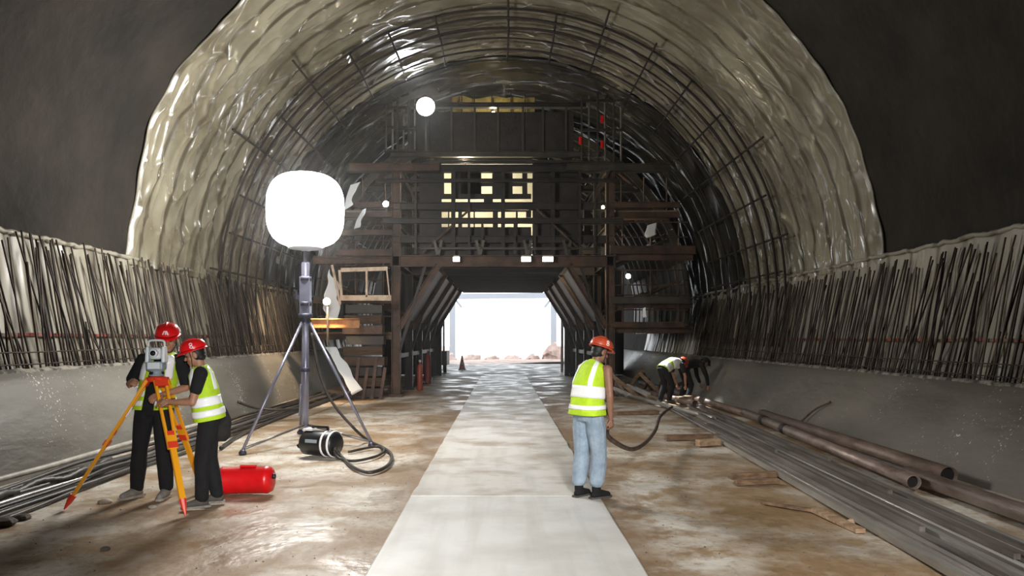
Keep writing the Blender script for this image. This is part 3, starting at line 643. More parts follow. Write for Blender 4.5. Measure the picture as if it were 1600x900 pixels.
# fire extinguisher bottles, portal clutter
def bottle(loc, r, h, label, mt='rust_tank'):
    o = empty('gas_bottle', loc, label, 'bottle'); m = MB(); m.lathe([(r*.9,0),(r,.03),(r,h*.75),(r*.75,h*.87),(r*.3,h*.93),(r*.25,h)],16); m.build('body', mt, o, True)
    m = MB(); m.box((0,0,h+.03),(.07,.05,.07)); m.build('valve','steel_grey',o)
bottle((-2.88,28.2,0), .12, 1.25, 'dark red gas bottle standing inside the left side of the drive-through')
bottle((-2.78,24.6,0), .10, .95, 'short red gas bottle near the second gantry column on the left')
m = empty('generator', (-3.35,37.2,0), 'small dark generator cart parked past the far end of the drive-through, left side', 'machine')
q = MB(); q.box((0,0,.75),(1.15,1.8,.7)); q.build('body','steel_dark',m)
q = MB(); q.box((.1,-.92,.7),(.35,.04,.28)); q.build('number_plate','white',m)
for sx in (-.45,.45):
    q = MB(); q.lathe([(.1,-.08),(.3,-.08),(.3,.08),(.1,.08)],16,(sx,-.5,.3),axis=(1,0,0)); q.build('wheel','black_pl',m,True)
    q = MB(); q.bar((sx*.9,-.6,1.1),(sx*.9,-.6,2.6),.09); q.build('stack_pipe','steel_dark',m)
q = MB(); q.add([(3.0,35.2,0),(3.35,35.2,0),(3.35,36.4,0),(3.0,36.4,0),(3.2,35.2,1.5),(3.35,35.2,1.5),(3.35,36.4,1.5),(3.2,36.4,1.5)],[(0,3,2,1),(4,5,6,7),(0,1,5,4),(1,2,6,5),(2,3,7,6),(3,0,4,7)]); tag(q.build('mud_flap_board','black_pl'),'black tapered board at the far right of the drive-through','board')
for k,(x,z) in enumerate(((3.05,3.0),(3.3,2.5))):
    q = MB(); q.tube([(x,38,0),(x,38,z)],.07,10); tag(q.build('vent_post','cable_w'),'%s pale post beyond the right end of the drive-through' % ('taller','shorter')[k],'post')
def cone(loc, label):
    o = empty('traffic_cone', loc, label, 'cone'); m = MB(); m.box((0,0,.02),(.42,.42,.04)); m.build('base','black_pl',o)
    m = MB(); m.lathe([(.17,.04),(.035,.75),(.02,.77)],16); m.build('body','cone',o,True); m = MB(); m.lathe([(.125,.3),(.095,.45)],16); m.build('band','white',o,True)
cone((-2.25,40.5,0), 'orange traffic cone on the dark ground beyond the gantry')
# outside: gantry crane beam, rubble mounds
cr = empty('gantry_crane', (0,64,0), 'grey overhead crane beam crossing the bright tunnel mouth outside', 'crane')
q = MB(); q.bar((-4.2,0,5.35),(4.6,0,5.45),.5,.45); q.build('girder','crane',cr)
for s in (-1,1):
    q = MB(); q.bar((s*4.4,0,0),(s*4.4,0,5.6),.5); q.build('leg','crane',cr)
    q = MB(); q.bar((s*4.4,0,5.4),(s*3.6,0,4.4),.2); q.bar((s*4.1,0,5.4),(s*4.4,0,4.3),.16); q.build('knee_brace','crane',cr)
random.seed(5)
for k, (x, r, h_) in enumerate(((-4.2,.8,.45),(-2.5,.7,.35),(-.9,.6,.3),(.7,.7,.4),(2.2,.5,.4),(3.75,.75,1.25),(5.6,.8,.9))):
    m = MB(); m.ell((x,56,0),(r,r,h_),None,24,14); m.v = [tuple(V(p)+V((1,1,1))*.35*noise.noise(V(p)*2.6)) for p in m.v]
    tag(m.build('rubble_mound','rubble',None,False),'%s rubble mound in the daylight outside the tunnel mouth' % ('leftmost pinkish','second pinkish','third pinkish','middle pinkish','small pinkish','tallest pinkish','rightmost pinkish')[k],'rubble','rubble mounds outside')
# ================================================================ BALLOON LIGHT
bl = empty('balloon_light', (-3.3,12.3,0), 'large glowing white balloon work light on a tall blue-grey tripod mast', 'work light')
R_, H_ = .63, .61
prof = []
for k in range(25):
    t = -PI/2+PI*k/24; e = .62; prof.append((R_*math.copysign(abs(math.cos(t))**e, math.cos(t))+.001, 3.88+H_*math.copysign(abs(math.sin(t))**.72, math.sin(t))))
m = MB(); m.lathe(prof, 40); m.build('balloon', 'balloon', bl, True)
m = MB(); m.lathe([(.30,3.27),(.27,3.24),(.10,3.215),(.05,3.20)], 24); m.build('base_cap', 'balloon_cap', bl, True)
m = MB(); m.tube([(0,0,.22),(0,0,2.15)], .052, 14); m.build('mast', 'mast', bl, True)
m = MB(); m.tube([(-.055,.0,.95),(-.02,0,2.3)], .026, 10); m.tube([(-.10,.0,.45),(-.075,0,.98)], .018, 8); m.build('side_strut', 'mast', bl, True)
m = MB(); m.box((.0,0,2.45),(.17,.14,.62)); m.tube([(0,0,2.1),(0,0,3.0)], .07, 12); m.build('upper_mast', 'mast', bl)
m = MB(); m.tube([(0,0,2.9),(0,0,3.22)], .035, 10); m.build('neck', 'mast_d', bl, True)
for z, r in ((1.22,.085),(2.12,.12),(2.32,.10),(2.74,.10),(2.98,.06)):
    m = MB(); m.lathe([(r,-.035),(r,.035)], 14, (0,0,z)); m.build('collar', 'mast_d', bl, True)
m = MB(); m.bar((-.16,0,2.43),(.08,0,2.43),.05,.07); m.tube([(-.15,0,2.40),(-.15,0,2.55)],.022,6); m.build('winch_handle', 'mast_d', bl)
for fx, fy in ((-.62,-1.22),(1.18,-.42),(-.42,1.2)):
    m = MB(); m.tube([(fx*.04,fy*.04,2.06),(fx,fy,.06)], .024, 10); lg = m.build('leg', 'mast', bl, True)
    m = MB(); m.tube([(fx*.03,fy*.03,.30),(fx*.97,fy*.97,.08)], .022, 8); m.build('floor_brace', 'steel_grey', bl, True)
    m = MB(); m.lathe([(.06,0),(.06,.03),(.03,.07)], 12, (fx,fy,0)); m.build('foot', 'mast_d', lg, True)
# ballast / control case
cb = empty('control_case', G(495,718)+V((0,.25,0)), 'black control case with white straps lying at the foot of the light mast', 'case', math.radians(-22))
m = MB(); prof = [(.02,-.30),(.15,-.29),(.19,-.25),(.195,.0),(.195,.25),(.15,.29),(.02,.30)]
m.lathe(prof, 18, (0,0,.2), axis=(1,0,0), sy=.95); m.build('body', 'black_pl', cb, True)
for x in (.12,.235):
    m = MB(); m.lathe([(.20,-.016),(.205,0),(.20,.016)], 24, (x,0,.2), axis=(1,0,0), sy=.96); m.build('strap', 'white', cb, True)
m = MB(); m.bar((-.14,0,.44),(.12,0,.44),.04,.03); m.bar((-.14,0,.36),(-.14,0,.44),.03); m.bar((.12,0,.36),(.12,0,.44),.03); m.build('handle', 'black_pl', cb)
m = MB(); m.box((-.18,-.02,.40),(.16,.12,.03)); m.build('label_plate', 'white', cb)
m = MB(); m.box((-.04,-.186,.25),(.2,.02,.045)); m.build('maker_plate', 'inst_d', cb)
m = MB(); m.tube([(-.31,-.05,.18),(-.36,-.08,.14)],.03,8); m.build('socket','black_pl',cb)
def cable(name, pts, r, mt, label, group=None, n=8, cat='cable', ns=6):
    m = MB(); m.tube(smooth_path(pts, ns), r, n); return tag(m.build(name, mt, None, True), label, cat, group)
g = lambda px, py, z=.03: G(px, py, z)
cable('power_cable', [P(487,520,12.25),P(500,585,12.2),P(520,630,12.1),P(552,668,12.0),g(575,688),g(600,700),g(612,712),g(605,728),g(578,738),g(552,730),g(535,715),P(522,700,10.6)], .024, 'cable', 'black cable hanging from the light mast and looping round on the ground')
cable('power_cable', [P(522,704,10.6),g(530,716),g(555,720),g(590,712),g(600,702),g(585,698),g(545,706)], .02, 'cable', 'short black cable loop beside the control case')
cable('power_cable', [P(372,628,14.6),P(400,637,15.0),P(445,640,15.4),P(495,632,17.0),P(545,613,20.5),P(592,602,22.6)], .028, 'cable', 'thin black cable curving across behind the light mast')
# cables along the left bench
random.seed(12)
for k in range(9):
    pts = []
    for j in range(18):
        y = 5.5+.95*j; x = -5.34+.07*k + .11*noise.noise(V((y*.5,k*.7,0))) + .04*noise.noise(V((y*1.7,k*2.1,3)))
        z = gz(x,y)+.035 + (.06 if k % 3 == 0 else (.03 if k%3==1 else 0)) + .02*noise.noise(V((y*2,k,5)))
        pts.append((x,y,z))
    cable('floor_cable', pts, random.choice((.02,.026,.032)), 'cable' if k != 4 else 'steel_grey', '%s cable of the bundle along the left bench' % ('black, closest to the bench,','black, second from the bench,','black, third from the bench,','black, fourth from the bench,','grey, middle','black, fourth from the floor side,','black, third from the floor side,','black, second from the floor side,','black, outermost')[k], 'cables along the left bench', 7, 'cable', 4)
cable('pale_hose', [(-5.46+.05*noise.noise(V((y*.6,0,0))),y,.21+.03*noise.noise(V((y*.8,3,0)))) for y in [5.5+.8*k for k in range(12)]], .035, 'cable_w', 'pale hose lying on top of the cable bundle by the left bench', cat='hose')
cable('floor_cable', [g(345,700),g(375,680),g(430,655),g(480,638),g(525,622),g(560,612)], .03, 'cable', 'black cable running from the bundle toward the gantry foot')
# corrugated conduit in the heap
m = MB(); pts = [(-5.10+.05*math.sin(k*.2), 6.6+k*.055, .14+.02*math.sin(k*.5)) for k in range(56)]
m.tube(pts, 0, 8, True, [.05 if k % 2 else .038 for k in range(56)]); tag(m.build('corrugated_conduit','cable',None,True),'ribbed black conduit piece on the cable bundle at the lower left','conduit')
# ================================================================ RED TANK
tk = empty('red_tank', G(383,776)+V((0,.15,0)), 'bright red cylindrical drum lying on the ground behind the crouching-side surveyor', 'drum')
tk['label'] = 'bright red drum lying on its side on the ground behind the two surveyors'
m = MB(); m.lathe([(.02,-.37),(.10,-.37),(.15,-.32),(.156,-.30),(.15,-.28),(.15,.17),(.156,.19),(.15,.21),(.13,.25),(.09,.265),(.02,.265)], 28, (0,0,.155), axis=(1,0,.02)); m.build('body','red',tk,True)
m = MB(); m.lathe([(.03,0),(.03,.03),(.02,.035)],12,(.262,-.02,.2),axis=(1,0,0)); m.build('cap','black_pl',tk,True)
m = MB(); m.bar((-.1,-.02,.315),(.08,-.02,.315),.03,.02); m.build('grip','red',tk)
# ================================================================ TRIPOD + TOTAL STATION
AP = V((-3.63,7.72,0)); ft = [G(100,796), G(290,806), G(318,768)]
tpd = empty('survey_tripod', AP, 'yellow-orange surveying tripod with red feet standing before the left surveyor', 'tripod')
m = MB(); m.lathe([(.07,1.29),(.105,1.30),(.11,1.335),(.06,1.35)], 3*8, (0,0,0)); m.build('head','trip_r',tpd,True)
for q in ft:
    e = V((q.x-AP.x, q.y-AP.y, .0)); d = e.normalized(); top = V((d.x*.085,d.y*.085,1.31)); s = V((-d.y,d.x,0))
    dirv = (e-top).normalized(); L_ = (e-top).length
    lg = MB()
    mid = top + dirv*(L_*.48); hw0, hw1 = .055, .036
    m = MB()
    for sg in (-1,1): m.bar(top+s*sg*hw0, mid+dirv*.06+s*sg*hw1, .026, .026, dirv.cross(s))
    leg = m.build('leg','trip_y',tpd)
    m = MB(); m.bar(mid-dirv*.10, e-dirv*.16, .058, .03, dirv.cross(s)); m.build('lower_leg','trip_y',leg)
    m = MB(); m.bar(mid-dirv*.015, mid+dirv*.05, .095, .05, dirv.cross(s)); m.build('clamp','trip_r',leg)
    m = MB(); m.bar(mid-dirv*.13, mid-dirv*.085, .07, .035, dirv.cross(s)); m.build('lock_plate','trip_r',leg)
    m = MB(); m.bar(top-dirv*.02, top+dirv*.07, .13, .045, dirv.cross(s)); m.build('hinge','trip_r',leg)
    m = MB(); m.tube([e-dirv*.17, e-dirv*.09, e-dirv*.0], 0, 8, True, [.036,.028,.006]); m.build('foot','trip_r',leg)
    if q is ft[0]:
        m = MB(); m.tube([top+dirv*.30-V((0,0,.02)), top+dirv*.42-V((0,0,.02))],.012,6); m.build('strap_buckle','white',leg)
ts = empty('total_station', (AP.x-.005,AP.y,1.352), 'silver-grey surveying total station with carrying handle on the orange tripod', 'instrument', math.radians(8))
m = MB(); m.lathe([(.075,0),(.08,.012),(.06,.02),(.055,.045),(.075,.052),(.075,.06)],20); m.build('tribrach','inst_d',ts,True)
for k in range(3):
    a = k*2.094; m = MB(); m.lathe([(.016,.015),(.018,.03),(.016,.045)],10,(.062*math.cos(a),.062*math.sin(a),0)); m.build('levelling_screw','black_pl',ts)
m = MB(); m.box((0,0,.105),(.17,.15,.09)); b_ = m.build('base','inst_d',ts); md = b_.modifiers.new('b','BEVEL'); md.width = .02; md.segments = 3
m = MB(); m.box((0,-.083,.11),(.12,.02,.065)); m.build('keypad','inst',ts)
for sx in (-1,1):
    m = MB(); m.add([(sx*.062,-.06,.14),(sx*.1,-.06,.14),(sx*.1,.06,.14),(sx*.062,.06,.14),(sx*.062,-.045,.31),(sx*.095,-.045,.31),(sx*.095,.045,.31),(sx*.062,.045,.31)],[(0,3,2,1),(4,5,6,7),(0,1,5,4),(1,2,6,5),(2,3,7,6),(3,0,4,7)]); b_ = m.build('standard','inst',ts); md = b_.modifiers.new('b','BEVEL'); md.width = .012; md.segments = 3
m = MB(); m.box((0,0,.235),(.115,.13,.125)); tb = m.build('telescope_block','inst',ts); md = tb.modifiers.new('b','BEVEL'); md.width = .03; md.segments = 4
m = MB(); m.lathe([(.04,0),(.042,.05),(.036,.055)],24,(0,-.06,.24),axis=(0,-1,0)); m.build('objective_barrel','inst',ts,True)
m = MB(); m.lathe([(.027,.0),(.027,.012)],20,(0,-.107,.24),axis=(0,-1,0)); m.build('objective_lens','glass',ts,True)
m = MB(); m.lathe([(.02,0),(.022,.07),(.018,.08)],16,(0,.06,.235),axis=(0,1,0)); m.build('eyepiece','black_pl',ts,True)
m = MB(); m.tube(smooth_path([(-.08,0,.30),(-.078,0,.355),(-.045,0,.372),(.045,0,.372),(.078,0,.355),(.08,0,.30)],4),.012,8); m.build('handle','inst',ts,True)
# ================================================================ PIPES AND STEEL ON THE RIGHT
def pipe(a, b, r, mt, label, t=.012, group=None, bands=(), bm='steel_dark'):
    a, b = V(a), V(b); o = empty('long_pipe', a, label, 'pipe', 0, group); m = MB(); m.pipe((0,0,0), b-a, r, t, 18); m.build('tube', mt, o, True)
    d = (b-a).normalized(); m = MB(); m.tube([d*.06, d*.08], r-t*.9, 16); m.build('bore_shade', 'shade_in', o)  # black disc painting the shade down the hollow
    for k in bands:
        c = (b-a)*k; d = (b-a).normalized(); m = MB(); m.pipe(c-d*.09, c+d*.09, r+.014, .012, 18); m.build('coupling', bm, o, True)
    return o
pipe((4.55,8.15,.15),(5.22,15.9,.14), .082, 'rust_lite', 'long worn brownish pipe resting beside the bench, open end toward the camera', bands=(.62,.80))
pipe((5.24,15.4,.12),(5.05,27,.12), .085, 'rust', 'rusty pipe continuing far along the right bench behind the workers')
pipe((4.72,3.2,.15),(4.78,8.7,.15), .088, 'rust_lite', 'nearest reddish pipe running out of the picture at the lower right', bands=(.55,), bm='rust')
pipe((5.15,8.5,.16),(5.36,15.2,.17), .105, 'rust', 'wide dark pipe against the right bench with a black round open end', .010)
pipe((4.72,8.75,.12),(4.95,13,.1), .045, 'steel_grey', 'small grey pipe end poking out next to the worn pipe, left of two', .008)
pipe((4.86,8.80,.13),(5.08,13,.1), .045, 'steel_grey', 'small grey pipe end poking out next to the worn pipe, right of two', .008)
m = MB(); m.add(*grid(1,1,lambda u,v:(0,0,0)))
random.seed(31)
for k in range(13):                                  # flat bundle of long square tubes and round tubes
    x0 = 3.33+.079*k; y0 = random.uniform(2.2,3.2) if k > 1 else 3.4; L_ = random.choice((12,14,16,18,19)); 
    if k == 0: L_ = 9.3
    sl = .052+.0006*k; zb = .045 + (.012 if k%2 else 0); y1 = y0+L_
    a = V((x0-.05+sl*(y0-5.4), y0, zb)); b = V((x0-.05+sl*(y1-5.4), y1, zb)); w_ = (.066,.05,.06)[k%3]
    m = MB()
    if k % 3 == 1: m.pipe(a, b, w_/2+.004, .006, 10)
    else: m.bar(a, b, w_, w_*1.05)
    o = m.build('steel_tube', ('tube_grey','tube_dark','tube_grey','tube_dark','tube_dark')[k%5], None, k%3==1)
    lb = '%s steel tube counted from the left edge of the flat bundle at right' % ('','second','third','fourth','fifth','sixth','seventh','eighth','ninth','tenth','eleventh','twelfth','thirteenth, outermost right')[k] if k else 'pale square steel tube forming the outer left edge of the bundle on the right'
    tag(o, lb, 'steel tube', None if k == 0 else 'steel tubes in the flat bundle')
for k in range(5):
    x0 = 3.55+.15*k; y0 = random.uniform(4,11); L_ = random.uniform(5,7); sl = .05; a = V((x0+sl*(y0-5.4), y0, .11)); b = V((x0+.02+sl*(y0+L_-5.4), y0+L_, .11))
    m = MB(); m.bar(a, b, .05, .045); tag(m.build('steel_tube', 'tube_dark'), 'loose steel tube lying on top of the flat bundle, %s from its left edge' % ('first','second','third','fourth','fifth')[k], 'steel tube', 'loose tubes on the bundle')
# two far tubes near the workers
pipe((3.35,23.6,.09),(4.35,15.2,.09), .05, 'tube_grey', 'thin pale pipe slanting across the floor left of the bending workers')
pipe((3.75,25.5,.14),(4.75,18.2,.12), .085, 'rust', 'thick brown pipe slanting past the bending workers')
# timbers
def timber(pa, pb, w_, h_, label, mt='wood', zz=0):
    a, b = G(*pa), G(*pb); a.z = b.z = h_/2+zz; m = MB(); m.bar(a, b, w_, h_)
    for i in range(len(m.v)): m.v[i] = tuple(V(m.v[i])+V((1,1,0))*.01*noise.noise(V(m.v[i])*9))
    tag(m.build('timber', mt), label, 'timber')
timber((1040,688),(1125,686), .10, .09, 'brown timber lying across the floor beside the tube bundle, farthest of the loose ones')
timber((1090,697),(1122,695), .12, .10, 'short stub of timber beside the far brown timber', 'wood_lite')
timber((1142,749),(1225,744), .07, .07, 'upper one of the two short brown timbers left of the bundle')
timber((1150,758),(1215,755), .08, .06, 'lower one of the two short brown timbers left of the bundle')
timber((1192,787),(1290,803), .06, .03, 'thin rough stick of wood beside the tube bundle')
timber((1275,800),(1345,833), .09, .04, 'broken pale plank tucked under the edge of the tube bundle', 'wood_lite')
timber((962,648),(1028,646), .16, .07, 'dark timber lying at the far end of the floor near the gantry column')
timber((1060,633),(1083,629), .2, .16, 'pale thick timber propped near the feet of the bending workers', 'wood_lite', .05)
timber((965,605),(1040,632), .12, .10, 'pale timber lying among the pipes by the gantry foot', 'wood_lite')
m = MB(); a = G(1212,668); m.tube(smooth_path([(5.45,13.6,.15),(5.62,13.3,.45),(5.78,13.0,.62)],5), .02, 6); tag(m.build('dead_branch','hose'),'dark crooked stick leaning on the right bench behind the pipe','stick')
# hose held by the worker
cable('air_hose', [(1.165,7.93,.86),P(948,678,8.2),P(966,694,8.6),P(988,702,9.2),P(1008,692,10.2),P(1024,672,11.5),P(1032,650,12.9),P(1050,636,15.5)], .028, 'hose', 'brown hose sagging from the hand of the worker in jeans toward the pipes', cat='hose')
# stones
random.seed(77)
def rock(p, r, mt, label):
    m = MB(); m.ell((p.x,p.y,r*.35+gz(p.x,p.y)),(r*1.3,r,r*.6),None,9,6); m.v = [tuple(V(q)+V((noise.noise(V(q)*12),noise.noise(V(q)*12+V((5,0,0))),0))*r*.5) for q in m.v]; tag(m.build('stone', mt, None, False), label, 'stone')
for px, py, r, mt, lb in ((163,742,.035,'stone','small pale stone right of the tripod foot by the cables'),(212,782,.04,'stone_d','x'),(165,785,.055,'stone','flat pale stone on the ground left of the left surveyor'),
                      (238,793,.035,'stone','pale pebble on the ground in front of the left surveyor'),(35,810,.06,'stone_d','dark stone at the lower left by the cable heap'),(8,818,.09,'stone_d','largest dark clod at the lower left edge'),(165,856,.03,'stone_d','tiny dark stone on the pale ground at the lower left'),
                      (1335,815,.05,'wood_lite','pale lump beside the tube bundle'),(118,763,.05,'stone_d','dark clod behind the left tripod foot')):
    if lb != 'x': rock(G(px,py), r, mt, lb)
m = MB()
for k in range(900):
    x = random.choice((random.uniform(-5.3,-1.1),random.uniform(1.15,3.2))); y = 4.5+18*random.random()**1.6; r = random.uniform(.004,.013)
    z = gz(x,y); vs = [(x+r*math.cos(a)*random.uniform(.7,1.3), y+r*math.sin(a)*random.uniform(.7,1.3), z-.002) for a in (0,1.57,3.14,4.71)]+[(x,y,z+r*.8)]
    m.add(vs, [(0,1,4),(1,2,4),(2,3,4),(3,0,4),(3,2,1,0)])
tag(m.build('gravel','stone_d'),'scattered grit and small gravel on the muddy floor','gravel',kind='stuff')
# ================================================================ PEOPLE
def fr(wr, d, nrm):
    d = V(d).normalized(); nrm = (V(nrm)-d*V(nrm).dot(d)).normalized(); return d, nrm, nrm.cross(d).normalized()
def hand(m, wr, d, nrm, thumb=1, curl=.5, sc=1.0):
    """palm and five separate fingers; thumb = which way along the side axis"""
    wr = V(wr); d, nr, s = fr(wr, d, nrm)
    for t, w_ in ((.02,.026),(.045,.034),(.07,.037)):
        for q in (-1,0,1): m.ell(wr+d*t*sc+s*q*w_*.55*sc, (.016*sc,.016*sc,.016*sc), None, 8, 6)
    m.tube([wr+d*.0, wr+d*.075*sc], 0, 8, True, [.024*sc,.022*sc])
    for i, (off, ls) in enumerate(((-.031,.84),(-.011,.98),(.010,1.04),(.030,.94)) if thumb > 0 else ((.031,.84),(.011,.98),(-.010,1.04),(-.030,.94))):
        p = wr+d*.08*sc+s*off*sc; a = 0; pts = [p-d*.02*sc]; rr = [.0105*sc]
        pts.append(p); rr.append(.0105*sc)
        for L_, k in ((.040,.7),(.026,1.1),(.020,.9)):
            a += curl*k; p = p + (d*math.cos(a)+nr*math.sin(a))*L_*ls*sc; pts.append(p); rr.append(.0092*sc)
        m.limb(pts, rr, 7)
    p = wr+d*.028*sc+s*(.028*thumb)*sc; dd = (d*.75+s*.6*thumb+nr*.35*min(1,curl*1.5)).normalized(); q1 = p+dd*.038*sc; dd2 = (d*.9+s*.15*thumb+nr*.5*curl).normalized()
    m.limb([wr+d*.015*sc, p, q1, q1+dd2*.03*sc], [.012*sc,.014*sc,.012*sc,.010*sc], 7)
def remesh(o, vox, it=2):
    md = o.modifiers.new('r','REMESH'); md.mode = 'VOXEL'; md.voxel_size = vox; md.use_smooth_shade = True
    if it: sm = o.modifiers.new('s','SMOOTH'); sm.factor = .5; sm.iterations = it
    return o
def lerp_rings(R, n):
    out = []; m_ = len(R)-1
    for i in range(n+1):
        t = i/n*m_; k = min(int(t), m_-1); f = t-k; f = f*f*(3-2*f)*.5+f*.5
        out.append((V(R[k][0]).lerp(V(R[k+1][0]),f), R[k][1]+(R[k+1][1]-R[k][1])*f, R[k][2]+(R[k+1][2]-R[k][2])*f))
    return out
def person(label, loc, rz, J, o, scale=1.0, vox=.0062):
    """J: joints in the person's own frame (x = own right, y = forward, z = up)"""
    root = empty('person', loc, label, 'person', rz); root.scale = (scale,)*3
    sp = [V(p) for p in J['spine']]                     # pelvis, waist, chest, upper chest, neck base
    skin = o.get('skin','skin'); far = vox > .01
    hd = V(J['head']); HR = Matrix.Rotation(J.get('yaw',0),3,'Z') @ Matrix.Rotation(J.get('pitch',0),3,'X') @ Matrix.Rotation(J.get('roll',0),3,'Y')
    T = lambda p: hd + HR @ V(p)
    # -- body: one continuous surface
    m = MB()
    rings = [(sp[0]-(sp[1]-sp[0]).normalized()*.07,.13,.095),(sp[0],.155,.105),(sp[1],.135,.095),(sp[2],.155,.11),(sp[3],.16,.10),(sp[4],.06,.06)]
    m.loft(lerp_rings(rings, 15), 24)
    m.limb([sp[4], T((0,-.02,-.06))], [.056,.054])
    m.ell(T((0,-.010,.028)), (.076,.094,.10), HR); m.ell(T((0,.022,-.03)), (.060,.068,.083), HR); m.ell(T((0,.060,-.085)), (.030,.026,.024), HR)
    m.ell(T((0,.070,.028)), (.052,.022,.014), HR)
    m.limb([T((0,.085,.012)), T((0,.106,-.022))], [.009,.013], 8); m.ell(T((.012,.092,-.024)),(.010,.010,.008),HR,8,6); m.ell(T((-.012,.092,-.024)),(.010,.010,.008),HR,8,6)
    m.ell(T((0,.083,-.052)), (.024,.012,.007), HR, 10, 6); m.ell(T((0,.081,-.064)), (.021,.012,.007), HR, 10, 6)
    for s in (-1,1): m.ell(T((s*.077,-.008,-.004)), (.010,.024,.034), HR, 10, 8); m.ell(T((s*.038,.058,-.022)), (.024,.022,.022), HR, 10, 8)
    for s, k in ((1,'r'),(-1,'l')):
        sh, el, wr = V(J['sh'+k]), V(J['el'+k]), V(J['wr'+k])
        m.limb([sh.lerp(sp[3],.5), sh, sh.lerp(el,.45), el, el.lerp(wr,.35), wr], [.06,.056,.047,.038,.038,.026])
        hd_, nr_ , cu = J['hand'+k]; hand(m, wr, hd_, nr_, J.get('th'+k, 1), cu)
        hp, kn, an = V(J['hip'+k]), V(J['kn'+k]), V(J['an'+k]); m.limb([hp, hp.lerp(kn,.4), kn, kn.lerp(an,.35), an], [.085,.074,.052,.052,.036])
        td = V(J['toe'+k]).normalized(); m.limb([an+V((0,0,-.03)), an+td*.15+V((0,0,-.055))], [.034,.022])
    body = remesh(m.build('body', skin, root, True), vox)
    for s in (-1,1):
        m = MB(); m.ell(T((s*.030,.080,.008)), (.013,.010,.0075), HR, 10, 7); m.build('eye','eye',root,True)
        m = MB(); m.limb([T((s*.014,.088,.030)), T((s*.046,.078,.030))], [.004,.003], 6); m.build('eyebrow','hair',root,True)
    m = MB(); m.ell(T((0,-.026,.02)), (.081,.084,.10), HR); m.ell(T((0,-.05,-.03)), (.066,.055,.05), HR); m.build('hair','hair',root,True)
    # -- trousers
    m = MB()
    up = (sp[1]-sp[0]).normalized()
    m.loft(lerp_rings([(sp[0]-up*.10,.13,.105),(sp[0]-up*.02,.178,.128),(sp[0]+up*.10,.160,.118)],6),24)
    tw = o.get('tw',1.0)
    for k in 'rl':
        hp, kn, an = V(J['hip'+k]), V(J['kn'+k]), V(J['an'+k]); m.limb([hp, hp.lerp(kn,.35), kn, kn.lerp(an,.4), an+V((0,0,.03+o.get('hem',0)))], [.108,.096*tw,.076*tw,.078*tw,.070*tw])
    for i in range(len(m.v)):
        p = V(m.v[i]); m.v[i] = tuple(p + V((1,1,.2))*.010*noise.noise(V((p.x*9,p.y*9,p.z*11))))
    remesh(m.build('trousers', o['trousers'], root, True), max(vox,.011), 1)
    # -- shoes
    for k in 'rl':
        an = V(J['an'+k]); td = V(J['toe'+k]); tz = td.z; td = V((td.x,td.y,0)).normalized(); b0 = V((an.x,an.y,an.z-.075)); sl = V((0,0,tz))
        m = MB(); m.limb([an+V((0,0,o.get('shaft',.05))), an+V((0,0,-.02)), an+td*.07+V((0,0,-.035)), an+td*.155+V((0,0,-.05))+sl*.15], [.052,.050,.044,.036]); m.limb([an-td*.035+V((0,0,-.04)), an+td*.16+V((0,0,-.055))+sl*.15],[.036,.034])
        sh_ = remesh(m.build('shoe', o['shoes'], root, True), max(vox,.009), 1)
        m = MB(); pr = [(-.085,.030),(-.06,.040),(.02,.038),(.10,.048),(.165,.044),(.205,.022)]; sd = V((-td.y,td.x,0)); vs = []
        for t, w_ in pr:
            for sg in (-1,1):
                for zz in (-.083,-.060): vs.append(an+td*t+sd*sg*w_+V((0,0,zz))+sl*max(0,t))
        fs = []
        for i in range(5):
            a = i*4; fs += [(a,a+4,a+5,a+1),(a+2,a+3,a+7,a+6),(a+1,a+5,a+7,a+3),(a,a+2,a+6,a+4)]
        fs += [(0,1,3,2),(20,22,23,21)]; m.add(vs, fs); m.build('sole', o.get('sole','shoe_dark'), sh_)
    # -- shirt
    if o.get('shirt'):
        m = MB(); m.loft(lerp_rings([(sp[0]+up*.02,.165,.122),(sp[1],.15,.112),(sp[2],.172,.126),(sp[3],.178,.115),(sp[4]-V((0,0,.015)),.085,.075)],14),24)
        for k in 'rl':
            sh, el, wr = V(J['sh'+k]), V(J['el'+k]), V(J['wr'+k]); pts = [sh.lerp(sp[3],.4), sh, sh.lerp(el,.55)]; rr = [.07,.072,.066]
            if o.get('sleeve',.55) > 1: pts += [el, el.lerp(wr,.8)]; rr += [.058,.045]
            elif o.get('sleeve',.55) > .6: pts += [sh.lerp(el,.8)]; rr += [.062]
            m.limb(pts, rr)
        for i in range(len(m.v)):
            p = V(m.v[i]); m.v[i] = tuple(p + V((1,1,.3))*.009*noise.noise(V((p.x*10,p.y*10,p.z*12+3))))
        remesh(m.build('shirt', o['shirt'], root, True), max(vox,.010), 1)
    # -- vest
    if o.get('vest'):
        hem = sp[0]-up*.03; ex = o.get('vest_ex',0)
        VR = lerp_rings([(hem,.205+ex,.155+ex),(sp[0]+up*.06,.195+ex,.148+ex),(sp[1],.182+ex*.7,.140+ex*.7),(sp[2],.190,.145),(sp[3],.172,.132),(sp[3].lerp(sp[4],.6),.150,.105),(sp[4]+(sp[4]-sp[3]).normalized()*.005,.088,.084)],36)
        gap = o.get('gap',0)                              # opening at the front (angle 90 deg)
        a0, a1 = (PI/2+gap, PI/2+2*PI-gap) if gap else (0, 2*PI)
        m = MB(); m.loft(VR, 40, False, a0, a1, .0, .014, 1)
        ve = m.build('vest', 'hi_vis', root, True); md = ve.modifiers.new('t','SOLIDIFY'); md.thickness = .008
        for i0, i1 in o.get('bands',((5,9),(13,17))):
            m = MB(); m.loft(VR[i0:i1+1], 40, False, a0, a1, .007, .014, 1); b_ = m.build('reflective_band','reflect',root,True); md = b_.modifiers.new('t','SOLIDIFY'); md.thickness = .005
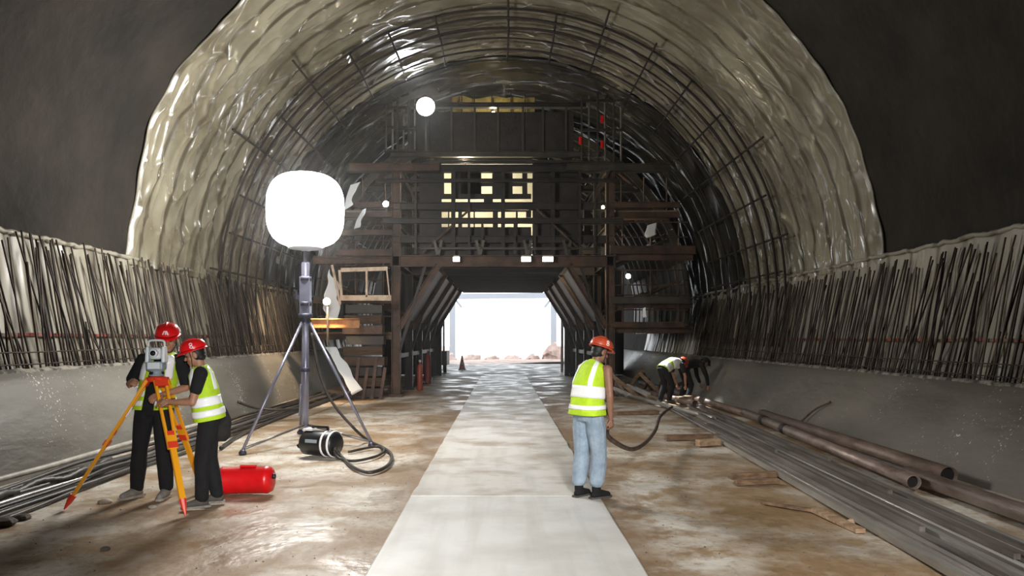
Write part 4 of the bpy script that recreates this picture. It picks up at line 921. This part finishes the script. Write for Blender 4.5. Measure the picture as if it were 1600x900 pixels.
        for c0, c1 in o.get('vert',((PI/2+.55,PI/2+.95),(PI/2-.95,PI/2-.55),(-PI/2-.9,-PI/2-.55),(-PI/2+.55,-PI/2+.9))):
            m = MB(); m.loft(VR[17:35], 6, False, c0, c1, .008, .014, 1); b_ = m.build('reflective_strap','reflect',root,True); md = b_.modifiers.new('t','SOLIDIFY'); md.thickness = .005
    # -- hard hat
    hm = o['helmet']; m = MB(); prof = [(1.0,0.0),(1.0,.25),(.95,.5),(.82,.74),(.6,.90),(.32,.985),(.02,1.0)]
    HC = T((0,-.005,.058)); vs = []; n = 28; fs = []
    for i, (r, z) in enumerate(prof):
        for k in range(n):
            a = 2*PI*k/n; rid = 1+.03*(abs(math.cos(a)) < .22)*(i>1); vs.append(HC + HR @ V((r*.115*math.cos(a), r*.138*math.sin(a)*1.0, z*.112*rid)))
    for i in range(len(prof)-1):
        for k in range(n): j = (k+1)%n; fs.append((i*n+k,i*n+j,(i+1)*n+j,(i+1)*n+k))
    fs.append(tuple(range((len(prof)-1)*n, len(prof)*n))); m.add(vs, fs); hh = m.build('hard_hat', hm, root, True)
    m = MB(); vs = []; fs = []
    for k in range(n):
        a = 2*PI*k/n; fw = max(0,math.sin(a))**2; e = 1.06+.26*fw
        for rr, zz in ((.99,.012),(e,-.006-.012*fw),(e,-.012-.012*fw),(.97,-.006)): vs.append(HC + HR @ V((rr*.115*math.cos(a)*(1.0), rr*.138*math.sin(a), zz)))
    for k in range(n):
        j = (k+1)%n
        for q in range(4): q2 = (q+1)%4; fs.append((k*4+q,k*4+q2,j*4+q2,j*4+q))
    m.add(vs, fs); m.build('brim', hm, hh, True)
    m = MB(); pts = []
    for k in range(13):
        t = PI*k/12; pts.append(HC + HR @ V((0, .128*math.cos(t), .118*math.sin(t)+.0)))
    m.tube(pts, .011, 6); m.build('ridge', hm, hh, True)
    if not far:
        for s in (-1,1):
            m = MB(); m.tube([T((s*.082,.03,.06)), T((s*.074,.035,-.04)), T((s*.03,.055,-.105)), T((0,.06,-.113))], .004, 6); m.build('chin_strap','black_cloth',root)
        # white emblem in front, white figure on the sides
        def on(ax, z, e=1.02):                            # point on the helmet surface
            zz = z/.112; r = math.sqrt(max(.05,1-zz**2.6)); return HC + HR @ V((r*.115*math.cos(ax)*e, r*.138*math.sin(ax)*e, z*e))
        m = MB(); m.tube([on(PI/2+.20,.030,1.04),on(PI/2+.10,.066,1.04),on(PI/2-.12,.066,1.04),on(PI/2-.24,.036,1.04)],.006,6); m.tube([on(PI/2+.02,.062,1.04),on(PI/2-.02,.035,1.04)],.006,6); m.build('emblem','white',hh)
        for sd in (0,PI):
            m = MB()
            for zc in (.032,.060): m.tube([on(sd+.11*math.cos(t), zc+.012*math.sin(t),1.04) for t in [2*PI*q/10 for q in range(11)]], .0045, 6)
            m.build('side_figure','white',hh)
    return root
def stand(lean=0, dx=0, **k):
    J = dict(spine=[(0,0,.95),(0,lean*.25,1.08),(0,lean*.55,1.25),(0,lean*.85,1.40),(0,lean*1.0,1.485)], head=(0,lean*1.1+.015,1.625),
             hipr=(.09,0,.90), hipl=(-.09,0,.90), knr=(.10,.02,.49), knl=(-.10,.02,.49), anr=(.11,-.02,.085), anl=(-.11,-.02,.085), toer=(.12,1,0), toel=(-.12,1,0),
             shr=(.19,lean*.9,1.42), shl=(-.19,lean*.9,1.42), elr=(.25,lean*.6,1.14), ell=(-.25,lean*.6,1.14), wrr=(.25,.08,.90), wrl=(-.25,.08,.90),
             handr=((0,.1,-1),(-1,0,0),.5), handl=((0,.1,-1),(1,0,0),.5), thr=1, thl=-1)
    J.update(k); return J
# surveyor behind the instrument, facing the camera, looking at the telescope (own right is image left)
J1 = stand(.05, elr=(.20,.06,1.17), wrr=(.10,.26,1.19), ell=(-.40,.10,1.14), wrl=(-.24,.30,1.08), handr=((-.5,.8,.25),(-.6,-.4,-.5),.7), handl=((.3,.9,-.1),(.5,0,-.8),.6), thr=1, thl=-1,
           pitch=-.30, yaw=.30, roll=.06, spine=[(-.02,0,.95),(-.05,.01,1.08),(-.09,.03,1.25),(-.13,.05,1.40),(-.16,.06,1.485)], shr=(.06,.05,1.42), shl=(-.32,.05,1.41), hipr=(.07,0,.90), hipl=(-.11,0,.90),
           anr=(.17,-.02,.085), anl=(-.14,.0,.085), knr=(.12,.02,.49), knl=(-.13,.03,.49), head=(-.21,.10,1.62), toer=(.5,1,0), toel=(-.05,1,0))
person('person in red hard hat and open yellow-green vest standing behind the orange tripod', (-3.84,8.06,gz(-3.84,8.06)+.012), PI, J1,
       dict(trousers='black_cloth', shirt='black_cloth', sleeve=.7, vest=1, gap=.26, helmet='helmet_red', shoes='shoe_grey', sole='stone', bands=((3,7),(10,14)), vert=((PI/2-1.05,PI/2-.45),(PI/2+.5,PI/2+1.0))), 1.065)
# second surveyor, seen from the side, facing image left
J2 = stand(.09, elr=(.24,.10,1.12), wrr=(.13,.34,1.10), ell=(-.22,.16,1.12), wrl=(-.10,.38,1.12), handr=((-.3,.9,.15),(-.6,0,-.6),.6), handl=((.3,.9,.1),(.6,0,-.6),.6),
           pitch=-.30, yaw=-.1, head=(0,.14,1.60), anr=(.09,-.08,.085), anl=(-.09,.07,.085), knr=(.10,-.01,.49), knl=(-.09,.07,.49))
p2 = person('person in red hard hat and yellow-green vest turned left toward the tripod', (-3.06,7.66,.01), math.radians(90+22), J2,
       dict(trousers='black_cloth', shirt='black_cloth', sleeve=.55, vest=1, helmet='helmet_red', shoes='shoe_dark', sole='shoe_grey', bands=((3,8),(11,15)), vest_ex=.012), .975)
m = MB(); m.loft(lerp_rings([((.14,-.11,.66),.05,.06),((.145,-.115,.72),.085,.11),((.145,-.12,.85),.085,.12),((.14,-.10,.98),.07,.10),((.13,-.07,1.03),.04,.06)],10),20,True,wr=.02)
remesh(m.build('hip_bag','dark_cloth',p2,True),.012,2)
m = MB(); m.tube([(.19,.16,1.22),(.21,.20,1.12)],.014,8); m.build('pen','black_pl',p2,True)
# tablet held between the two
tb = empty('field_controller', (-3.50,7.72,1.10), 'small dark handheld controller held by the right surveyor in front of the vest', 'controller', .3)
m = MB(); m.box((0,0,0),(.10,.16,.025)); m.build('case','black_pl',tb); m = MB(); m.box((0,0,.014),(.08,.10,.006)); m.build('screen','glass',tb)
# worker in jeans with the hose
J3 = stand(.10, shr=(.19,.10,1.41), elr=(.245,.08,1.13), wrr=(.20,.14,.87), handr=((-.05,.2,-1),(-1,0,0),1.0), ell=(-.25,.14,1.14), wrl=(-.12,.30,.98), handl=((.4,.6,-.6),(.6,0,-.3),.8),
           spine=[(0,-.02,.95),(0,-.02,1.08),(0,.0,1.25),(0,.07,1.40),(0,.12,1.48)], head=(.01,.17,1.60), pitch=-.32, yaw=-.2, anr=(.10,.02,.085), anl=(-.09,-.06,.085), knr=(.11,.05,.49), knl=(-.10,.0,.49))
person('person in orange hard hat, yellow-green vest and pale jeans holding a hose', (.93,8.0,.015), math.radians(-52), J3,
       dict(trousers='jeans', shirt=None, skin='skin_dark', vest=1, helmet='helmet_orange', shoes='black_cloth', shaft=.12, hem=.08, tw=1.16, bands=((4,8),(13,17)), vest_ex=.015), .985)
# two workers bending at the right wall
JB = dict(spine=[(0,-.12,.88),(0,.02,.98),(0,.20,1.04),(0,.34,1.02),(0,.42,.99)], head=(0,.54,1.02), pitch=-.9,
          hipr=(.09,-.10,.84), hipl=(-.09,-.10,.84), knr=(.12,.06,.47), knl=(-.12,.02,.47), anr=(.14,-.06,.085), anl=(-.14,-.10,.085), toer=(.1,1,0), toel=(-.1,1,0),
          shr=(.19,.34,.99), shl=(-.19,.34,.99), elr=(.23,.42,.70), ell=(-.23,.42,.70), wrr=(.16,.50,.46), wrl=(-.16,.50,.46), handr=((0,.2,-1),(-1,0,0),.6), handl=((0,.2,-1),(1,0,0),.6), thr=1, thl=-1)
person('person bending at the right wall in a white-glaring reflective vest', (4.30,19.3,.05), math.radians(-60), JB, dict(trousers='black_cloth', shirt='dark_cloth', vest=1, helmet='helmet_orange', shoes='shoe_dark', bands=((2,12),(14,30))), 1.0, .013)
JB2 = dict(JB); JB2['pitch'] = -.6
JB2.update(wrr=(.14,.56,.40), elr=(.2,.48,.68))
person('person in dark clothes bending just right of the glaring vest', (4.98,19.9,.05), math.radians(-75), JB2, dict(trousers='black_cloth', shirt='black_cloth', sleeve=1.5, helmet='black_cloth', shoes='shoe_dark'), .98, .013)
